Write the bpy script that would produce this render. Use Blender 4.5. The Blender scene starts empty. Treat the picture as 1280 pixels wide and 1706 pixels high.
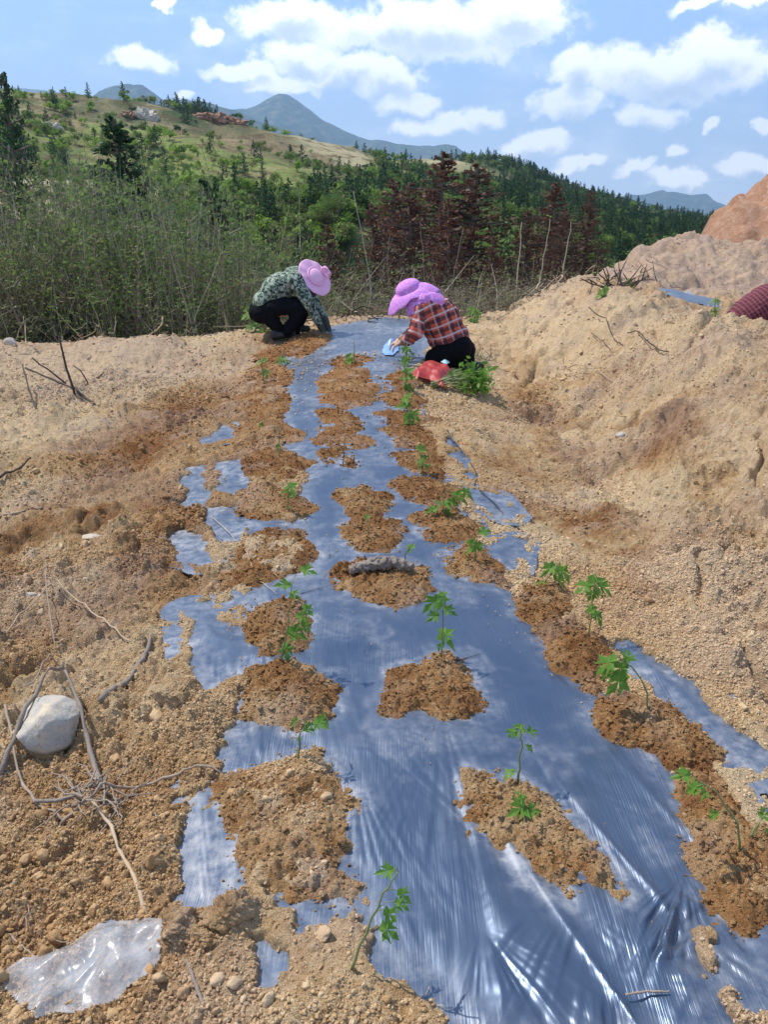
import bpy, bmesh, math, random
import numpy as np
from mathutils import Vector, Matrix, Euler
random.seed(7)
RNG = np.random.default_rng(7)
R = math.radians
S = bpy.context.scene
COL = S.collection

# ------------------------------------------------------------------ camera
CAM_H, PITCH, FPX = 1.45, R(20.7), 1290.0
cam_d = bpy.data.cameras.new('camera'); cam = bpy.data.objects.new('camera', cam_d)
COL.objects.link(cam); S.camera = cam
cam.location = (0, 0, CAM_H); cam.rotation_euler = (R(90) - PITCH, 0, 0)
cam_d.sensor_width = 36; cam_d.sensor_height = 36; cam_d.sensor_fit = 'VERTICAL'
cam_d.lens = 36 * FPX / 1706
cam_d.clip_start = 0.05; cam_d.clip_end = 30000

CP, SP = math.cos(PITCH), math.sin(PITCH)
def ray(px, py):
    """direction (not unit) through a pixel of the 1280x1706 photograph"""
    u = (px - 640) / FPX; v = (853 - py) / FPX
    return np.array([u, CP + v * SP, -SP + v * CP])
def pix(px, py, Y):
    d = ray(px, py); return Vector((d[0] / d[1] * Y, Y, CAM_H + d[2] / d[1] * Y))

# ------------------------------------------------------------------ world
SUN_EL, SUN_AZ = R(58), R(-62)        # azimuth from +Y, positive to the right
W = bpy.data.worlds.new('World'); S.world = W; W.use_nodes = True
nt = W.node_tree; nt.nodes.clear()
class NT:
    """small helper to wire nodes"""
    def __init__(s, t): s.t = t
    def n(s, typ, **k):
        nd = s.t.nodes.new(typ)
        for a, b in k.items(): setattr(nd, a, b)
        return nd
    def val(s, sock, v):
        if isinstance(v, bpy.types.NodeSocket): s.t.links.new(v, sock)
        elif v is not None: sock.default_value = v
    def math(s, op, a, b=None, c=None, clamp=False):
        nd = s.n('ShaderNodeMath', operation=op, use_clamp=clamp)
        s.val(nd.inputs[0], a); s.val(nd.inputs[1], b)
        if c is not None: s.val(nd.inputs[2], c)
        return nd.outputs[0]
    def vm(s, op, a, b=None, out=0):
        nd = s.n('ShaderNodeVectorMath', operation=op)
        s.val(nd.inputs[0], a)
        if b is not None:
            if op == 'SCALE': s.val(nd.inputs['Scale'], b)
            else: s.val(nd.inputs[1], b)
        return nd.outputs['Value' if out else 0]
    def noise(s, vec, scale, detail=4, rough=.55, dist=0, out='Fac', typ=None):
        nd = s.n('ShaderNodeTexNoise')
        if vec is not None: s.val(nd.inputs['Vector'], vec)
        nd.inputs['Scale'].default_value = scale; nd.inputs['Detail'].default_value = detail
        nd.inputs['Roughness'].default_value = rough; nd.inputs['Distortion'].default_value = dist
        return nd.outputs[out]
    def ss(s, x, lo, hi):
        nd = s.n('ShaderNodeMapRange', interpolation_type='SMOOTHSTEP')
        s.val(nd.inputs[0], x); nd.inputs[1].default_value = lo; nd.inputs[2].default_value = hi
        return nd.outputs[0]
    def mr(s, x, a, b, c, d):
        nd = s.n('ShaderNodeMapRange')
        s.val(nd.inputs[0], x)
        for i, q in enumerate((a, b, c, d)): nd.inputs[i + 1].default_value = q
        return nd.outputs[0]
    def mix(s, f, a, b, blend='MIX'):
        nd = s.n('ShaderNodeMix', data_type='RGBA', blend_type=blend)
        s.val(nd.inputs[0], f)
        for k, v in ((6, a), (7, b)):
            if isinstance(v, tuple) and len(v) == 3: v = (*v, 1)
            s.val(nd.inputs[k], v)
        return nd.outputs[2]
    def ramp(s, x, stops):
        nd = s.n('ShaderNodeValToRGB'); s.val(nd.inputs[0], x)
        el = nd.color_ramp.elements
        while len(el) > 1: el.remove(el[-1])
        el[0].position = stops[0][0]; el[0].color = (*stops[0][1], 1)
        for p, c in stops[1:]:
            e = el.new(p); e.color = (*c, 1)
        return nd.outputs[0]
    def attr(s, name, out='Fac'):
        nd = s.n('ShaderNodeAttribute', attribute_name=name); return nd.outputs[out]

# clouds of the photograph: pixel centre, half width, half height
CLOUDS = [(1120,118,190,46),(1195,95,85,44),(960,125,50,36),(950,175,72,30),(1075,192,52,26),
    (640,130,74,34),(500,92,85,30),(700,45,260,50),(850,30,110,45),(480,25,110,36),(560,120,110,26),
    (240,98,54,20),(345,50,28,16),(270,16,22,10),(805,193,52,22),(730,210,90,20),(890,243,66,24),(970,275,50,16),
    (1060,285,36,13),(1140,300,66,18),(1250,275,48,20),(1182,208,20,14),(1270,203,16,14),(1122,255,20,13),
    (680,170,60,20),(310,150,20,9),(400,115,60,16),(1200,5,90,12),(470,140,80,20)]
g = bpy.data.node_groups.new('cloud_field', 'ShaderNodeTree')
g.interface.new_socket('Vector', in_out='INPUT', socket_type='NodeSocketVector')
g.interface.new_socket('Value', in_out='OUTPUT', socket_type='NodeSocketFloat')
G = NT(g); gi = G.n('NodeGroupInput'); go = G.n('NodeGroupOutput')
acc = None
for (cx, cy, hw, hh) in CLOUDS:
    d = ray(cx, cy); az = math.atan2(d[0], d[1]); el = math.atan2(d[2], math.hypot(d[0], d[1]))
    k = math.cos(PITCH) ** 2 if False else 1.0
    w_, h_ = hw / 1400 * 1.0, hh / 1400
    a = G.vm('SUBTRACT', gi.outputs[0], (az, el, 0))
    a = G.vm('MULTIPLY', a, (1 / w_, 1 / h_, 0))
    ln = G.vm('LENGTH', a, out=1)
    v = G.math('SUBTRACT', 1.0, ln)
    acc = v if acc is None else G.math('MAXIMUM', acc, v)
g.links.new(acc, go.inputs[0])

N = NT(nt)
tc = N.n('ShaderNodeTexCoord').outputs['Generated']
sep = N.n('ShaderNodeSeparateXYZ'); nt.links.new(tc, sep.inputs[0])
az = N.math('ARCTAN2', sep.outputs[0], sep.outputs[1]); el = N.math('ARCSINE', sep.outputs[2])
cmb = N.n('ShaderNodeCombineXYZ'); nt.links.new(az, cmb.inputs[0]); nt.links.new(el, cmb.inputs[1])
ae = cmb.outputs[0]
warp1 = N.vm('SCALE', N.vm('SUBTRACT', N.noise(ae, 14, 2, .5, out='Color'), (.5, .5, .5)), .045)
warp2 = N.vm('SCALE', N.vm('SUBTRACT', N.noise(ae, 55, 4, .6, out='Color'), (.5, .5, .5)), .018)
p = N.vm('MULTIPLY', N.vm('ADD', N.vm('ADD', ae, warp1), warp2), (1, 1, 0))
def field(vec):
    gn = N.n('ShaderNodeGroup'); gn.node_tree = g; nt.links.new(vec, gn.inputs[0]); return gn.outputs[0]
fine = N.noise(ae, 42, 6, .62)
# clouds in general, all round the sky: layered noise on the direction, flattened near the horizon
flat = N.vm('MULTIPLY', tc, (1, 1, 2.6))
gen = N.noise(flat, 3.4, 7, .58, .3)
# how far a direction is from the part of the sky listed above
offx = N.ss(N.math('ABSOLUTE', az), .46, .62); offy = N.ss(el, .22, .34)
off = N.math('MAXIMUM', offx, offy)
genc = N.math('MULTIPLY', N.ss(gen, .55, .68), N.math('MULTIPLY_ADD', off, .50, .0))
f1 = N.math('ADD', field(p), N.math('MULTIPLY', N.math('SUBTRACT', fine, .5), 1.1))
f2 = field(N.vm('ADD', p, (-.004, .013, 0)))
cov = N.math('MULTIPLY', N.ss(f1, -.04, .42), N.math('SUBTRACT', 1, off))
wisp = N.math('MULTIPLY', N.ss(N.noise(N.vm('MULTIPLY', ae, (1, 2.2, 1)), 9, 6, .6), .45, .78), .30)
cov = N.math('MAXIMUM', N.math('MAXIMUM', cov, genc), wisp)
dark = N.ss(N.math('ADD', f2, N.math('MULTIPLY', N.math('SUBTRACT', fine, .5), .8)), .25, .95)
dark = N.math('MULTIPLY', dark, N.math('SUBTRACT', 1, off))
ccol = N.mix(dark, (1.85, 1.82, 1.78), (.92, 1.02, 1.18))
ccol = N.mix(off, ccol, (.95, .98, 1.02))
sky = N.n('ShaderNodeTexSky', sky_type='NISHITA', sun_disc=False, sun_elevation=SUN_EL, sun_rotation=SUN_AZ)
sky.air_density = 1.0; sky.dust_density = .3; sky.ozone_density = 1.5
bg0 = N.n('ShaderNodeBackground'); nt.links.new(sky.outputs[0], bg0.inputs[0]); bg0.inputs[1].default_value = .12
# pale blue moisture that thickens towards the horizon, the same all round
bgv = N.n('ShaderNodeBackground'); elv = N.math('ABSOLUTE', el)
nt.links.new(N.mix(N.ss(elv, .0, .24), (.66, .78, .95), (.34, .54, .92)), bgv.inputs[0]); bgv.inputs[1].default_value = 1.38
bg1 = N.n('ShaderNodeMixShader'); nt.links.new(N.mr(elv, .0, .55, .95, .35), bg1.inputs[0]); nt.links.new(bg0.outputs[0], bg1.inputs[1]); nt.links.new(bgv.outputs[0], bg1.inputs[2])
bg2 = N.n('ShaderNodeBackground'); nt.links.new(ccol, bg2.inputs[0]); bg2.inputs[1].default_value = 1.0
mx = N.n('ShaderNodeMixShader'); nt.links.new(cov, mx.inputs[0])
nt.links.new(bg1.outputs[0], mx.inputs[1]); nt.links.new(bg2.outputs[0], mx.inputs[2])
wo = N.n('ShaderNodeOutputWorld'); nt.links.new(mx.outputs[0], wo.inputs[0])

sl = bpy.data.lights.new('sun', 'SUN'); so = bpy.data.objects.new('sun', sl); COL.objects.link(so)
sl.energy = 5.0; sl.angle = R(.6); sl.color = (1, .95, .86)
sd = Vector((math.sin(SUN_AZ) * math.cos(SUN_EL), math.cos(SUN_AZ) * math.cos(SUN_EL), math.sin(SUN_EL)))
so.rotation_euler = sd.to_track_quat('Z', 'Y').to_euler()
S.view_settings.view_transform = 'Standard'; S.view_settings.look = 'None'
S.view_settings.exposure = 0.2; S.view_settings.gamma = 1; S.view_settings.use_curve_mapping = False

# ------------------------------------------------------------------ helpers
def tag(o, label=None, cat=None, group=None, kind=None):
    if label: o['label'] = label
    if cat: o['category'] = cat
    if group: o['group'] = group
    if kind: o['kind'] = kind
    return o
def empty(name, loc, label, cat, group=None):
    o = bpy.data.objects.new(name, None); COL.objects.link(o); o.location = loc
    o.empty_display_size = .1
    return tag(o, label, cat, group)
def mesh_np(name, V, F, mat=None, smooth=True, attrs=None, uv=None):
    """V (n,3); F (m,k) array or list of arrays with equal k"""
    V = np.asarray(V, np.float32)
    Fs = F if isinstance(F, list) else [F]
    Fs = [np.asarray(f, np.int32) for f in Fs if len(f)]
    me = bpy.data.meshes.new(name)
    me.vertices.add(len(V)); me.vertices.foreach_set('co', V.ravel())
    loops = np.concatenate([f.ravel() for f in Fs]); sizes = np.concatenate([np.full(len(f), f.shape[1], np.int32) for f in Fs])
    me.loops.add(len(loops)); me.loops.foreach_set('vertex_index', loops)
    me.polygons.add(len(sizes)); st = np.concatenate([[0], np.cumsum(sizes)[:-1]]).astype(np.int32)
    me.polygons.foreach_set('loop_start', st)
    me.polygons.foreach_set('use_smooth', np.full(len(sizes), smooth))
    me.update(calc_edges=True)
    if attrs:
        for k, a in attrs.items():
            a = np.asarray(a, np.float32)
            if a.ndim == 1:
                at = me.attributes.new(k, 'FLOAT', 'POINT'); at.data.foreach_set('value', a)
            else:
                at = me.attributes.new(k, 'FLOAT_COLOR', 'POINT')
                at.data.foreach_set('color', np.c_[a, np.ones(len(a), np.float32)].astype(np.float32).ravel())
    if mat: me.materials.append(mat)
    return me
def link(name, me, parent=None, loc=None):
    o = bpy.data.objects.new(name, me); COL.objects.link(o)
    if parent is not None:
        o.parent = parent
        if loc is None: o.location = -Vector(parent.location)      # mesh is in world coordinates
    if loc is not None: o.location = loc
    return o

def _h(ix, iy, s):
    n = (ix.astype(np.int64) * 374761393 + iy.astype(np.int64) * 668265263 + s * 1442695041) & 0x7fffffff
    n = (n ^ (n >> 13)) * 1274126177 & 0x7fffffff
    n = (n ^ (n >> 16)) * 1103515245 & 0x7fffffff
    n = n ^ (n >> 15)
    return (n & 0xffffff) / float(0xffffff)
def vn(x, y, s=0):
    ix = np.floor(x); iy = np.floor(y); fx = x - ix; fy = y - iy
    fx = fx * fx * fx * (fx * (fx * 6 - 15) + 10); fy = fy * fy * fy * (fy * (fy * 6 - 15) + 10)
    a = _h(ix, iy, s); b = _h(ix + 1, iy, s); c = _h(ix, iy + 1, s); d = _h(ix + 1, iy + 1, s)
    return (a + (b - a) * fx + (c - a) * fy + (a - b - c + d) * fx * fy) * 2 - 1
def fbm(x, y, f, o=4, s=0, g=.5):
    r = 0; a = 1; x = np.asarray(x, float); y = np.asarray(y, float)
    for i in range(o):
        c, sn = math.cos(1.1 * i + .4), math.sin(1.1 * i + .4)
        r = r + a * vn((x * c - y * sn) * f + 17.3 * i, (x * sn + y * c) * f - 9.1 * i, s + i); a *= g; f *= 2.03
    return r
def clods(x, y, cell, s, rmin=.25, rmax=.6, p=.8):
    """height of half-buried lumps scattered one to a cell"""
    gx = x / cell; gy = y / cell; ix = np.floor(gx); iy = np.floor(gy); out = np.zeros_like(gx)
    for i in (-1, 0, 1):
        for j in (-1, 0, 1):
            cx = ix + i; cy = iy + j
            px = cx + .15 + .7 * _h(cx, cy, s + 1); py = cy + .15 + .7 * _h(cx, cy, s + 2)
            r = rmin + (rmax - rmin) * _h(cx, cy, s + 3) ** 2
            r = np.where(_h(cx, cy, s + 4) < p, r, 1e-3)
            an = _h(cx, cy, s + 5) * 3.14; e = .7 + .6 * _h(cx, cy, s + 6)
            dx = gx - px; dy = gy - py
            ax = (dx * np.cos(an) + dy * np.sin(an)) * e; ay = (-dx * np.sin(an) + dy * np.cos(an)) / e
            q = 1 - (ax * ax + ay * ay) / (r * r)
            out = np.maximum(out, np.sqrt(np.clip(q, 0, 1)) * r * (.5 + .5 * _h(cx, cy, s + 7)))
    return out * cell * (1 + .35 * vn(x / cell * 2.7, y / cell * 2.7, s + 8) + .22 * vn(x / cell * 6.1, y / cell * 6.1, s + 9))
def sst(x, a, b):
    t = np.clip((x - a) / (b - a), 0, 1); return t * t * (3 - 2 * t)
def tps_fit(P, z, lam=1e-3):
    P = np.asarray(P, float); n = len(P)
    d = np.linalg.norm(P[:, None] - P[None], axis=2); K = d * d * np.log(d + 1e-9)
    A = np.zeros((n + 3, n + 3)); A[:n, :n] = K + lam * np.eye(n); A[:n, n] = 1; A[:n, n + 1:] = P; A[n, :n] = 1; A[n + 1:, :n] = P.T
    w = np.linalg.solve(A, np.r_[z, 0, 0, 0]); return P, w
def tps_eval(T, x, y):
    P, w = T; n = len(P); x = np.asarray(x, float); r = w[n] + w[n + 1] * x + w[n + 2] * np.asarray(y, float)
    for i in range(n):
        d2 = (x - P[i, 0]) ** 2 + (y - P[i, 1]) ** 2
        r = r + w[i] * d2 * .5 * np.log(d2 + 1e-18)
    return r
def poly_sd(x, y, poly):
    """signed distance, positive inside"""
    P = np.asarray(poly, float); Q = np.roll(P, -1, 0); d = np.full(x.shape, 1e9); ins = np.zeros(x.shape, bool)
    for (ax, ay), (bx, by) in zip(P, Q):
        ex, ey = bx - ax, by - ay
        t = np.clip(((x - ax) * ex + (y - ay) * ey) / (ex * ex + ey * ey + 1e-12), 0, 1)
        d = np.minimum(d, (x - ax - t * ex) ** 2 + (y - ay - t * ey) ** 2)
        if ay != by:
            c = (ay > y) != (by > y)
            ins ^= c & (x < (bx - ax) * (y - ay) / (by - ay) + ax)
    return np.where(ins, 1, -1) * np.sqrt(d)

# ------------------------------------------------------------------ near ground: base shape
C = []
for yy, zz in ((0, 0), (1.2, 0), (2.5, .01), (4, .04), (5.5, .09), (7, .16), (8.5, .25), (9.5, .31), (9.9, .31)):
    for xx in (-.75, 0, .7): C.append((xx, yy, zz - .02 * (xx != 0)))
for yy, a, b, c in ((0, -.08, -.1, -.1), (2, -.09, -.1, -.1), (4, -.06, -.1, -.06), (6, 0, -.02, -.02), (8, .03, .05, .03)):
    C += [(-1.5, yy, a), (-3.5, yy, b), (-8, yy, c)]
for xx, yy, zz in ((-1.2,9.3,.22),(-2,9.3,.16),(-3,9.2,.12),(-5,9.3,.1),(-9,9.6,.05),(-.2,10.6,-.1),(1.0,10.6,.15),(-3,10.4,-.6),(-6,10.6,-.7),(-10,10.6,-.7),
    (-.5,11.5,-.9),(-4,12.5,-1.9),(-10,13,-2.1),(1.2,12,-.8),(2.2,12.6,-.3),(-6,16,-3),(-12,18,-4),(0,15,-2.7),(2.5,15,-1.6),(0,20,-4.6),(-9,24,-6),(3.5,19,-3),
    (1.15,2,-.01),(1.3,3.2,-.02),(1.4,4.5,-.06),(1.45,6,-.15),(1.45,7.4,-.07),(1.45,8.8,.12),(1.6,10,.32),
    (1.7,1.4,.02),(1.9,2.2,.09),(2.2,3.2,.22),(2.45,4.5,.36),(2.3,6,.36),(2.6,7,.62),(3.3,7,.50),(3.7,6,.48),(4.5,5,.48),(3.6,7.7,.38),(4.5,8.9,.38),(4.6,7.2,.42),(3.6,4,.48),(3.3,2.5,.3),(4.2,1,.3),
    (2.3,8.3,.62),(2.7,9.5,.72),(2.2,11,.55),(3.9,8.3,.27),(4.1,9.5,.45),(4.1,11.5,.46),(5.3,7.6,.5),(5.5,9.5,.6),(7.5,7,.7),(7,3,.7),(9,5,.8),(10,9,.9),
    (3.4,12.9,.55),(5.2,13,.55),(6.6,13,.66),(4.3,14.5,.75),(5.4,16,.93),(7.4,16.5,.88),(8.8,16.5,.88),(12,16,.98),(11,12,1.0),
    (4,17,-.6),(5.5,19,-.4),(8,20.5,-.4),(12,21,-.3),(6,24,-4),(12,25,-4),(0,25,-6),(16,14,1.1),(16,8,1.2),(17,22,0)):
    C.append((xx, yy, zz))
C = np.array(C); TPS = tps_fit(C[:, :2], C[:, 2], .02)
def base(x, y):
    x = np.asarray(x, float); y = np.asarray(y, float)
    z = tps_eval(TPS, x, y)
    return z
# coarse lookup table of the base (fast, smooth)
_gx = np.arange(-24, 24.01, .12); _gy = np.arange(-1, 28.01, .12)
_GX, _GY = np.meshgrid(_gx, _gy); _GZ = base(_GX, _GY)
def basef(x, y):
    x = np.clip(np.asarray(x, float), -23.9, 23.8); y = np.clip(np.asarray(y, float), -.9, 27.8)
    fx = (x + 24) / .12; fy = (y + 1) / .12; ix = fx.astype(int); iy = fy.astype(int); fx = fx - ix; fy = fy - iy
    ix = np.minimum(ix, len(_gx) - 2); iy = np.minimum(iy, len(_gy) - 2)
    return (_GZ[iy, ix] * (1 - fx) + _GZ[iy, ix + 1] * fx) * (1 - fy) + (_GZ[iy + 1, ix] * (1 - fx) + _GZ[iy + 1, ix + 1] * fx) * fy
def G2(px, py, ymax=24):
    """where the sight line through a pixel meets the base ground"""
    d = ray(px, py); t = np.linspace(.6, ymax, 3000) / d[1]
    z = CAM_H + d[2] * t - basef(d[0] * t, d[1] * t)
    i = np.argmax(z < 0) if (z < 0).any() else len(t) - 1
    return (d[0] * t[i], d[1] * t[i])
def poly_px(pts): return [G2(a, b) for a, b in pts]

FILM_PX = [
 [(640,531),(690,534),(712,560),(700,600),(674,620),(676,650),(690,700),(718,755),(742,805),(778,880),(800,930),(846,985),(900,1050),(955,1120),(1010,1165),(1075,1225),(1110,1262),
  (1130,1300),(1140,1350),(1185,1400),(1205,1470),(1230,1545),(1275,1530),(1320,1510),(1330,1600),(1280,1618),(1240,1668),(1215,1640),(1190,1600),(1165,1565),(1160,1590),(1178,1640),(1190,1706),(1200,1760),
  (790,1760),(755,1706),(722,1660),(690,1640),(650,1622),(628,1590),(606,1545),(590,1500),(560,1440),(560,1330),(560,1285),(500,1262),(440,1285),(400,1308),(380,1290),(388,1230),(412,1190),(420,1130),
  (385,1135),(352,1162),(330,1105),(312,1018),(346,1012),(380,1048),(418,1052),(424,1010),(432,975),(500,962),(520,930),(500,890),(498,850),(510,800),(500,775),(478,738),(470,690),(478,645),(462,612),(480,592),(545,572),(545,548),(590,540)],
 [(372,708),(398,735),(346,738)],
 [(316,782),(338,778),(342,842),(310,856)],
 [(366,776),(412,768),(408,800),(396,832),(362,822)],
 [(345,850),(395,856),(400,890),(382,908),(360,890)],
 [(408,864),(500,880),(500,902),(432,900)],
 [(300,893),(334,898),(342,945),(309,932)],
 [(328,1345),(352,1322),(374,1400),(352,1505),(322,1512)],
 [(390,1368),(412,1390),(408,1445),(392,1482),(384,1420)],
 [(458,1492),(500,1512),(540,1500),(575,1496),(582,1530),(540,1548),(505,1548)],
 [(1046,1082),(1100,1116),(1162,1158),(1214,1212),(1262,1288),(1226,1280),(1180,1242),(1140,1196),(1100,1162),(1060,1120)],
 [(800,922),(864,905),(852,950),(826,945)],
 [(750,734),(770,756),(788,790),(782,796),(766,770)],
 [(776,816),(826,828),(852,862),(846,866),(806,840)],
 [(1106,1270),(1165,1296),(1205,1340),(1192,1378),(1150,1330),(1135,1350),(1118,1330)],
 [(1244,1398),(1290,1405),(1290,1460),(1268,1440)],
 [(436,1590),(455,1600),(462,1640),(448,1650)],
]
FILM2_PX = [(1098,484),(1132,486),(1194,503),(1198,520),(1186,517),(1130,500)]
FILM = [poly_px(p) for p in FILM_PX]; FILM2 = poly_px(FILM2_PX)

# stretched wrinkles: tension fans that leave a few points of the film
def film_sd(x, y):
    d = np.full(x.shape, -9.0)
    m = (x > -2) & (x < 2.2) & (y < 11)
    dd = np.full(m.sum(), -9.0); xs = x[m]; ys = y[m]
    for p in FILM: dd = np.maximum(dd, poly_sd(xs, ys, p))
    d[m] = dd
    m = (x > 2.5) & (x < 6) & (y > 6) & (y < 14)
    if m.any(): d[m] = np.maximum(d[m], poly_sd(x[m], y[m], FILM2))
    return d

# ------------------------------------------------------------------ materials
MATS = {}
def newmat(name):
    m = bpy.data.materials.new(name); m.use_nodes = True; t = m.node_tree; t.nodes.clear()
    n = NT(t); out = n.n('ShaderNodeOutputMaterial'); b = n.n('ShaderNodeBsdfPrincipled'); t.links.new(b.outputs[0], out.inputs[0])
    MATS[name] = m; return m, n, b, out
def bump(n, b, h, strength=.5, dist=.01, normal=None):
    bp = n.n('ShaderNodeBump'); bp.inputs['Strength'].default_value = strength; bp.inputs['Distance'].default_value = dist
    n.val(bp.inputs['Height'], h)
    if normal is not None: n.val(bp.inputs['Normal'], normal)
    n.val(b.inputs['Normal'], bp.outputs[0]); return bp.outputs[0]
def simple(name, col, rough=.7, var=.25, scale=20, bmp=.2, bdist=.005, metal=0, spec=.5, trans=0):
    m, n, b, o = newmat(name)
    P = n.n('ShaderNodeTexCoord').outputs['Object']
    f = n.noise(P, scale, 5, .6)
    c = n.mix(f, tuple(x * (1 - var) for x in col), tuple(min(1, x * (1 + var)) for x in col))
    n.val(b.inputs['Base Color'], c); b.inputs['Roughness'].default_value = rough; b.inputs['Metallic'].default_value = metal
    b.inputs['Specular IOR Level'].default_value = spec
    if bmp: bump(n, b, n.noise(P, scale * 3, 4, .6), bmp, bdist)
    if trans:
        t = n.n('ShaderNodeBsdfTranslucent'); n.val(t.inputs[0], c)
        mx = n.n('ShaderNodeMixShader'); mx.inputs[0].default_value = trans
        m.node_tree.links.new(b.outputs[0], mx.inputs[1]); m.node_tree.links.new(t.outputs[0], mx.inputs[2])
        m.node_tree.links.new(mx.outputs[0], o.inputs[0])
    return m

def soil_mat(name, dry, mid, damp, usetone=True, k=1.0):
    m, n, b, o = newmat(name)
    P = n.n('ShaderNodeNewGeometry').outputs['Position']
    n1 = n.noise(P, 2.2 * k, 6, .6); n2 = n.noise(P, 13 * k, 5, .62); n3 = n.noise(P, 75 * k, 4, .65); n4 = n.noise(P, 330, 3, .6)
    tone = n.attr('tone') if usetone else .4
    t = n.math('ADD', tone, n.math('MULTIPLY', n.math('SUBTRACT', n1, .5), .85))
    t = n.math('ADD', t, n.math('MULTIPLY', n.math('SUBTRACT', n2, .5), 1.3))
    t = n.math('ADD', t, n.math('MULTIPLY', n.math('SUBTRACT', n3, .5), .8))
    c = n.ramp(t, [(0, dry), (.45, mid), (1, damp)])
    if usetone:
        pk = n.math('MULTIPLY', n.attr('pink'), n.mr(n.noise(P, 1.3, 6, .65), .3, .65, .35, 1.0)); c = n.mix(pk, c, n.mix(n.noise(P, 9, 5, .65), (.30, .185, .14), (.55, .41, .34)))
        c = n.mix(n.math('MULTIPLY', n.attr('pink'), n.ss(n.noise(P, 26, 5, .7), .54, .70)), c, (.20, .13, .09))
    # pinkish and grey mineral specks; dark ones also paint shade of tiny cavities
    c = n.mix(n.ss(n.noise(P, 5, 3, .5), .5, .75), c, n.mix(.5, c, (.50, .36, .27)))
    sp = n.ss(n4, .62, .74)
    c = n.mix(n.math('MULTIPLY', sp, .45), c, (.68, .56, .40))
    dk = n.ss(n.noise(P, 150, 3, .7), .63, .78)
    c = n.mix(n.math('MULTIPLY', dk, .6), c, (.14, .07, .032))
    n.val(b.inputs['Base Color'], c)
    b.inputs['Roughness'].default_value = .95; b.inputs['Specular IOR Level'].default_value = .15
    h = n.math('ADD', n.math('MULTIPLY', n3, .7), n.math('MULTIPLY', n4, .4))
    nb = bump(n, b, n.noise(P, 19 * k, 6, .76), 1.0, .045); bump(n, b, h, .75, .006, nb)
    return m
DRY, MID, DAMP_SHADE = (.62, .45, .265), (.46, .285, .137), (.25, .108, .038)  # damp end darkened further to deepen the soil's shadows through colour
M_SOIL = soil_mat('soil', DRY, MID, DAMP_SHADE)
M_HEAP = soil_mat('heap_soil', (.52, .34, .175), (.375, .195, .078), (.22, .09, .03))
M_BANK = None

# ------------------------------------------------------------------ near ground sheet, built on a fan of rows finer near the viewer
rows = [0.55]
while rows[-1] < 24.5: rows.append(rows[-1] + max(.0036, .0019 * rows[-1] + .00055 * rows[-1] ** 2 if rows[-1] < 10 else (.055 if rows[-1] < 17.5 else .2)))
rows = np.array(rows)
uu = np.concatenate([np.linspace(-1.5, -.78, 30, endpoint=False), np.linspace(-.78, .82, 560, endpoint=False), np.linspace(.82, 1.6, 30)])
FY, FU = np.meshgrid(rows, uu, indexing='ij'); FX = FU * FY
nr, nc = FX.shape
print('ground grid', nr, nc, nr * nc, flush=True)

TONE = []   # damp brown patches, some painting shade into hollows and cracks, and pale dry patches: world x, y, radius x, radius y, amount
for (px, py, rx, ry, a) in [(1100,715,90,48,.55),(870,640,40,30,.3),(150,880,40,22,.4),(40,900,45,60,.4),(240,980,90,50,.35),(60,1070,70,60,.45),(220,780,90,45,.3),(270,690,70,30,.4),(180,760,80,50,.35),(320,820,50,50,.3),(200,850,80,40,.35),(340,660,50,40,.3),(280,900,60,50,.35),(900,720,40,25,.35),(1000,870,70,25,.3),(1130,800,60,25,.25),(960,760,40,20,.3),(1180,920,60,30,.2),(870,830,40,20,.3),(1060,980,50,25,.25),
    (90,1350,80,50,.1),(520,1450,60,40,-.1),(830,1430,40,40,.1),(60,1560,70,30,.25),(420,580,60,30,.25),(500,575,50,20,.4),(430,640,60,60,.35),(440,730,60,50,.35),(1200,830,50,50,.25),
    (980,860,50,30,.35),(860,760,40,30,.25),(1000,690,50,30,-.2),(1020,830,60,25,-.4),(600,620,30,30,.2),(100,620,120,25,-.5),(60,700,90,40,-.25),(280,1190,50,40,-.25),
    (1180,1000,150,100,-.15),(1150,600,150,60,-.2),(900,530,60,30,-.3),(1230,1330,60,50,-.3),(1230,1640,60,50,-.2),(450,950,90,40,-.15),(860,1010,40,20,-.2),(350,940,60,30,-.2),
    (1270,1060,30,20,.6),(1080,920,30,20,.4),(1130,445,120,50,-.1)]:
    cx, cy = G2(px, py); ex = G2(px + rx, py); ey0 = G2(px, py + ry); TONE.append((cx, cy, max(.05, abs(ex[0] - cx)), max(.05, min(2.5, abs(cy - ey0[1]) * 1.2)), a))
PITS = []   # holes and hollows (negative) and lumps (positive)
for (px, py, r, dz) in [(148,888,.07,-.09),(45,905,.10,-.05),(40,1120,.10,-.05),(290,700,.10,-.06),(240,770,.14,-.05),(835,735,.12,-.08),(1215,850,.12,-.06),(930,600,.25,-.12),(900,700,.1,-.06),
    (300,1185,.13,.055),(455,955,.2,.03),(120,990,.10,.03),(1180,1300,.10,.03),(250,660,.3,.06),(250,590,.3,.12),(150,720,.15,.06),(90,880,.1,.05),(560,1660,.13,.03),(340,1570,.1,.04),(180,920,.08,.05),
    (1090,560,.3,.08),(1010,480,.3,.08),(1180,640,.4,.08),(1060,600,.35,-.06),(1040,700,.3,-.05),(960,930,.1,.02),(370,600,.25,.1),(430,565,.3,.08)]:
    cx, cy = G2(px, py); PITS.append((cx, cy, r, dz))

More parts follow.
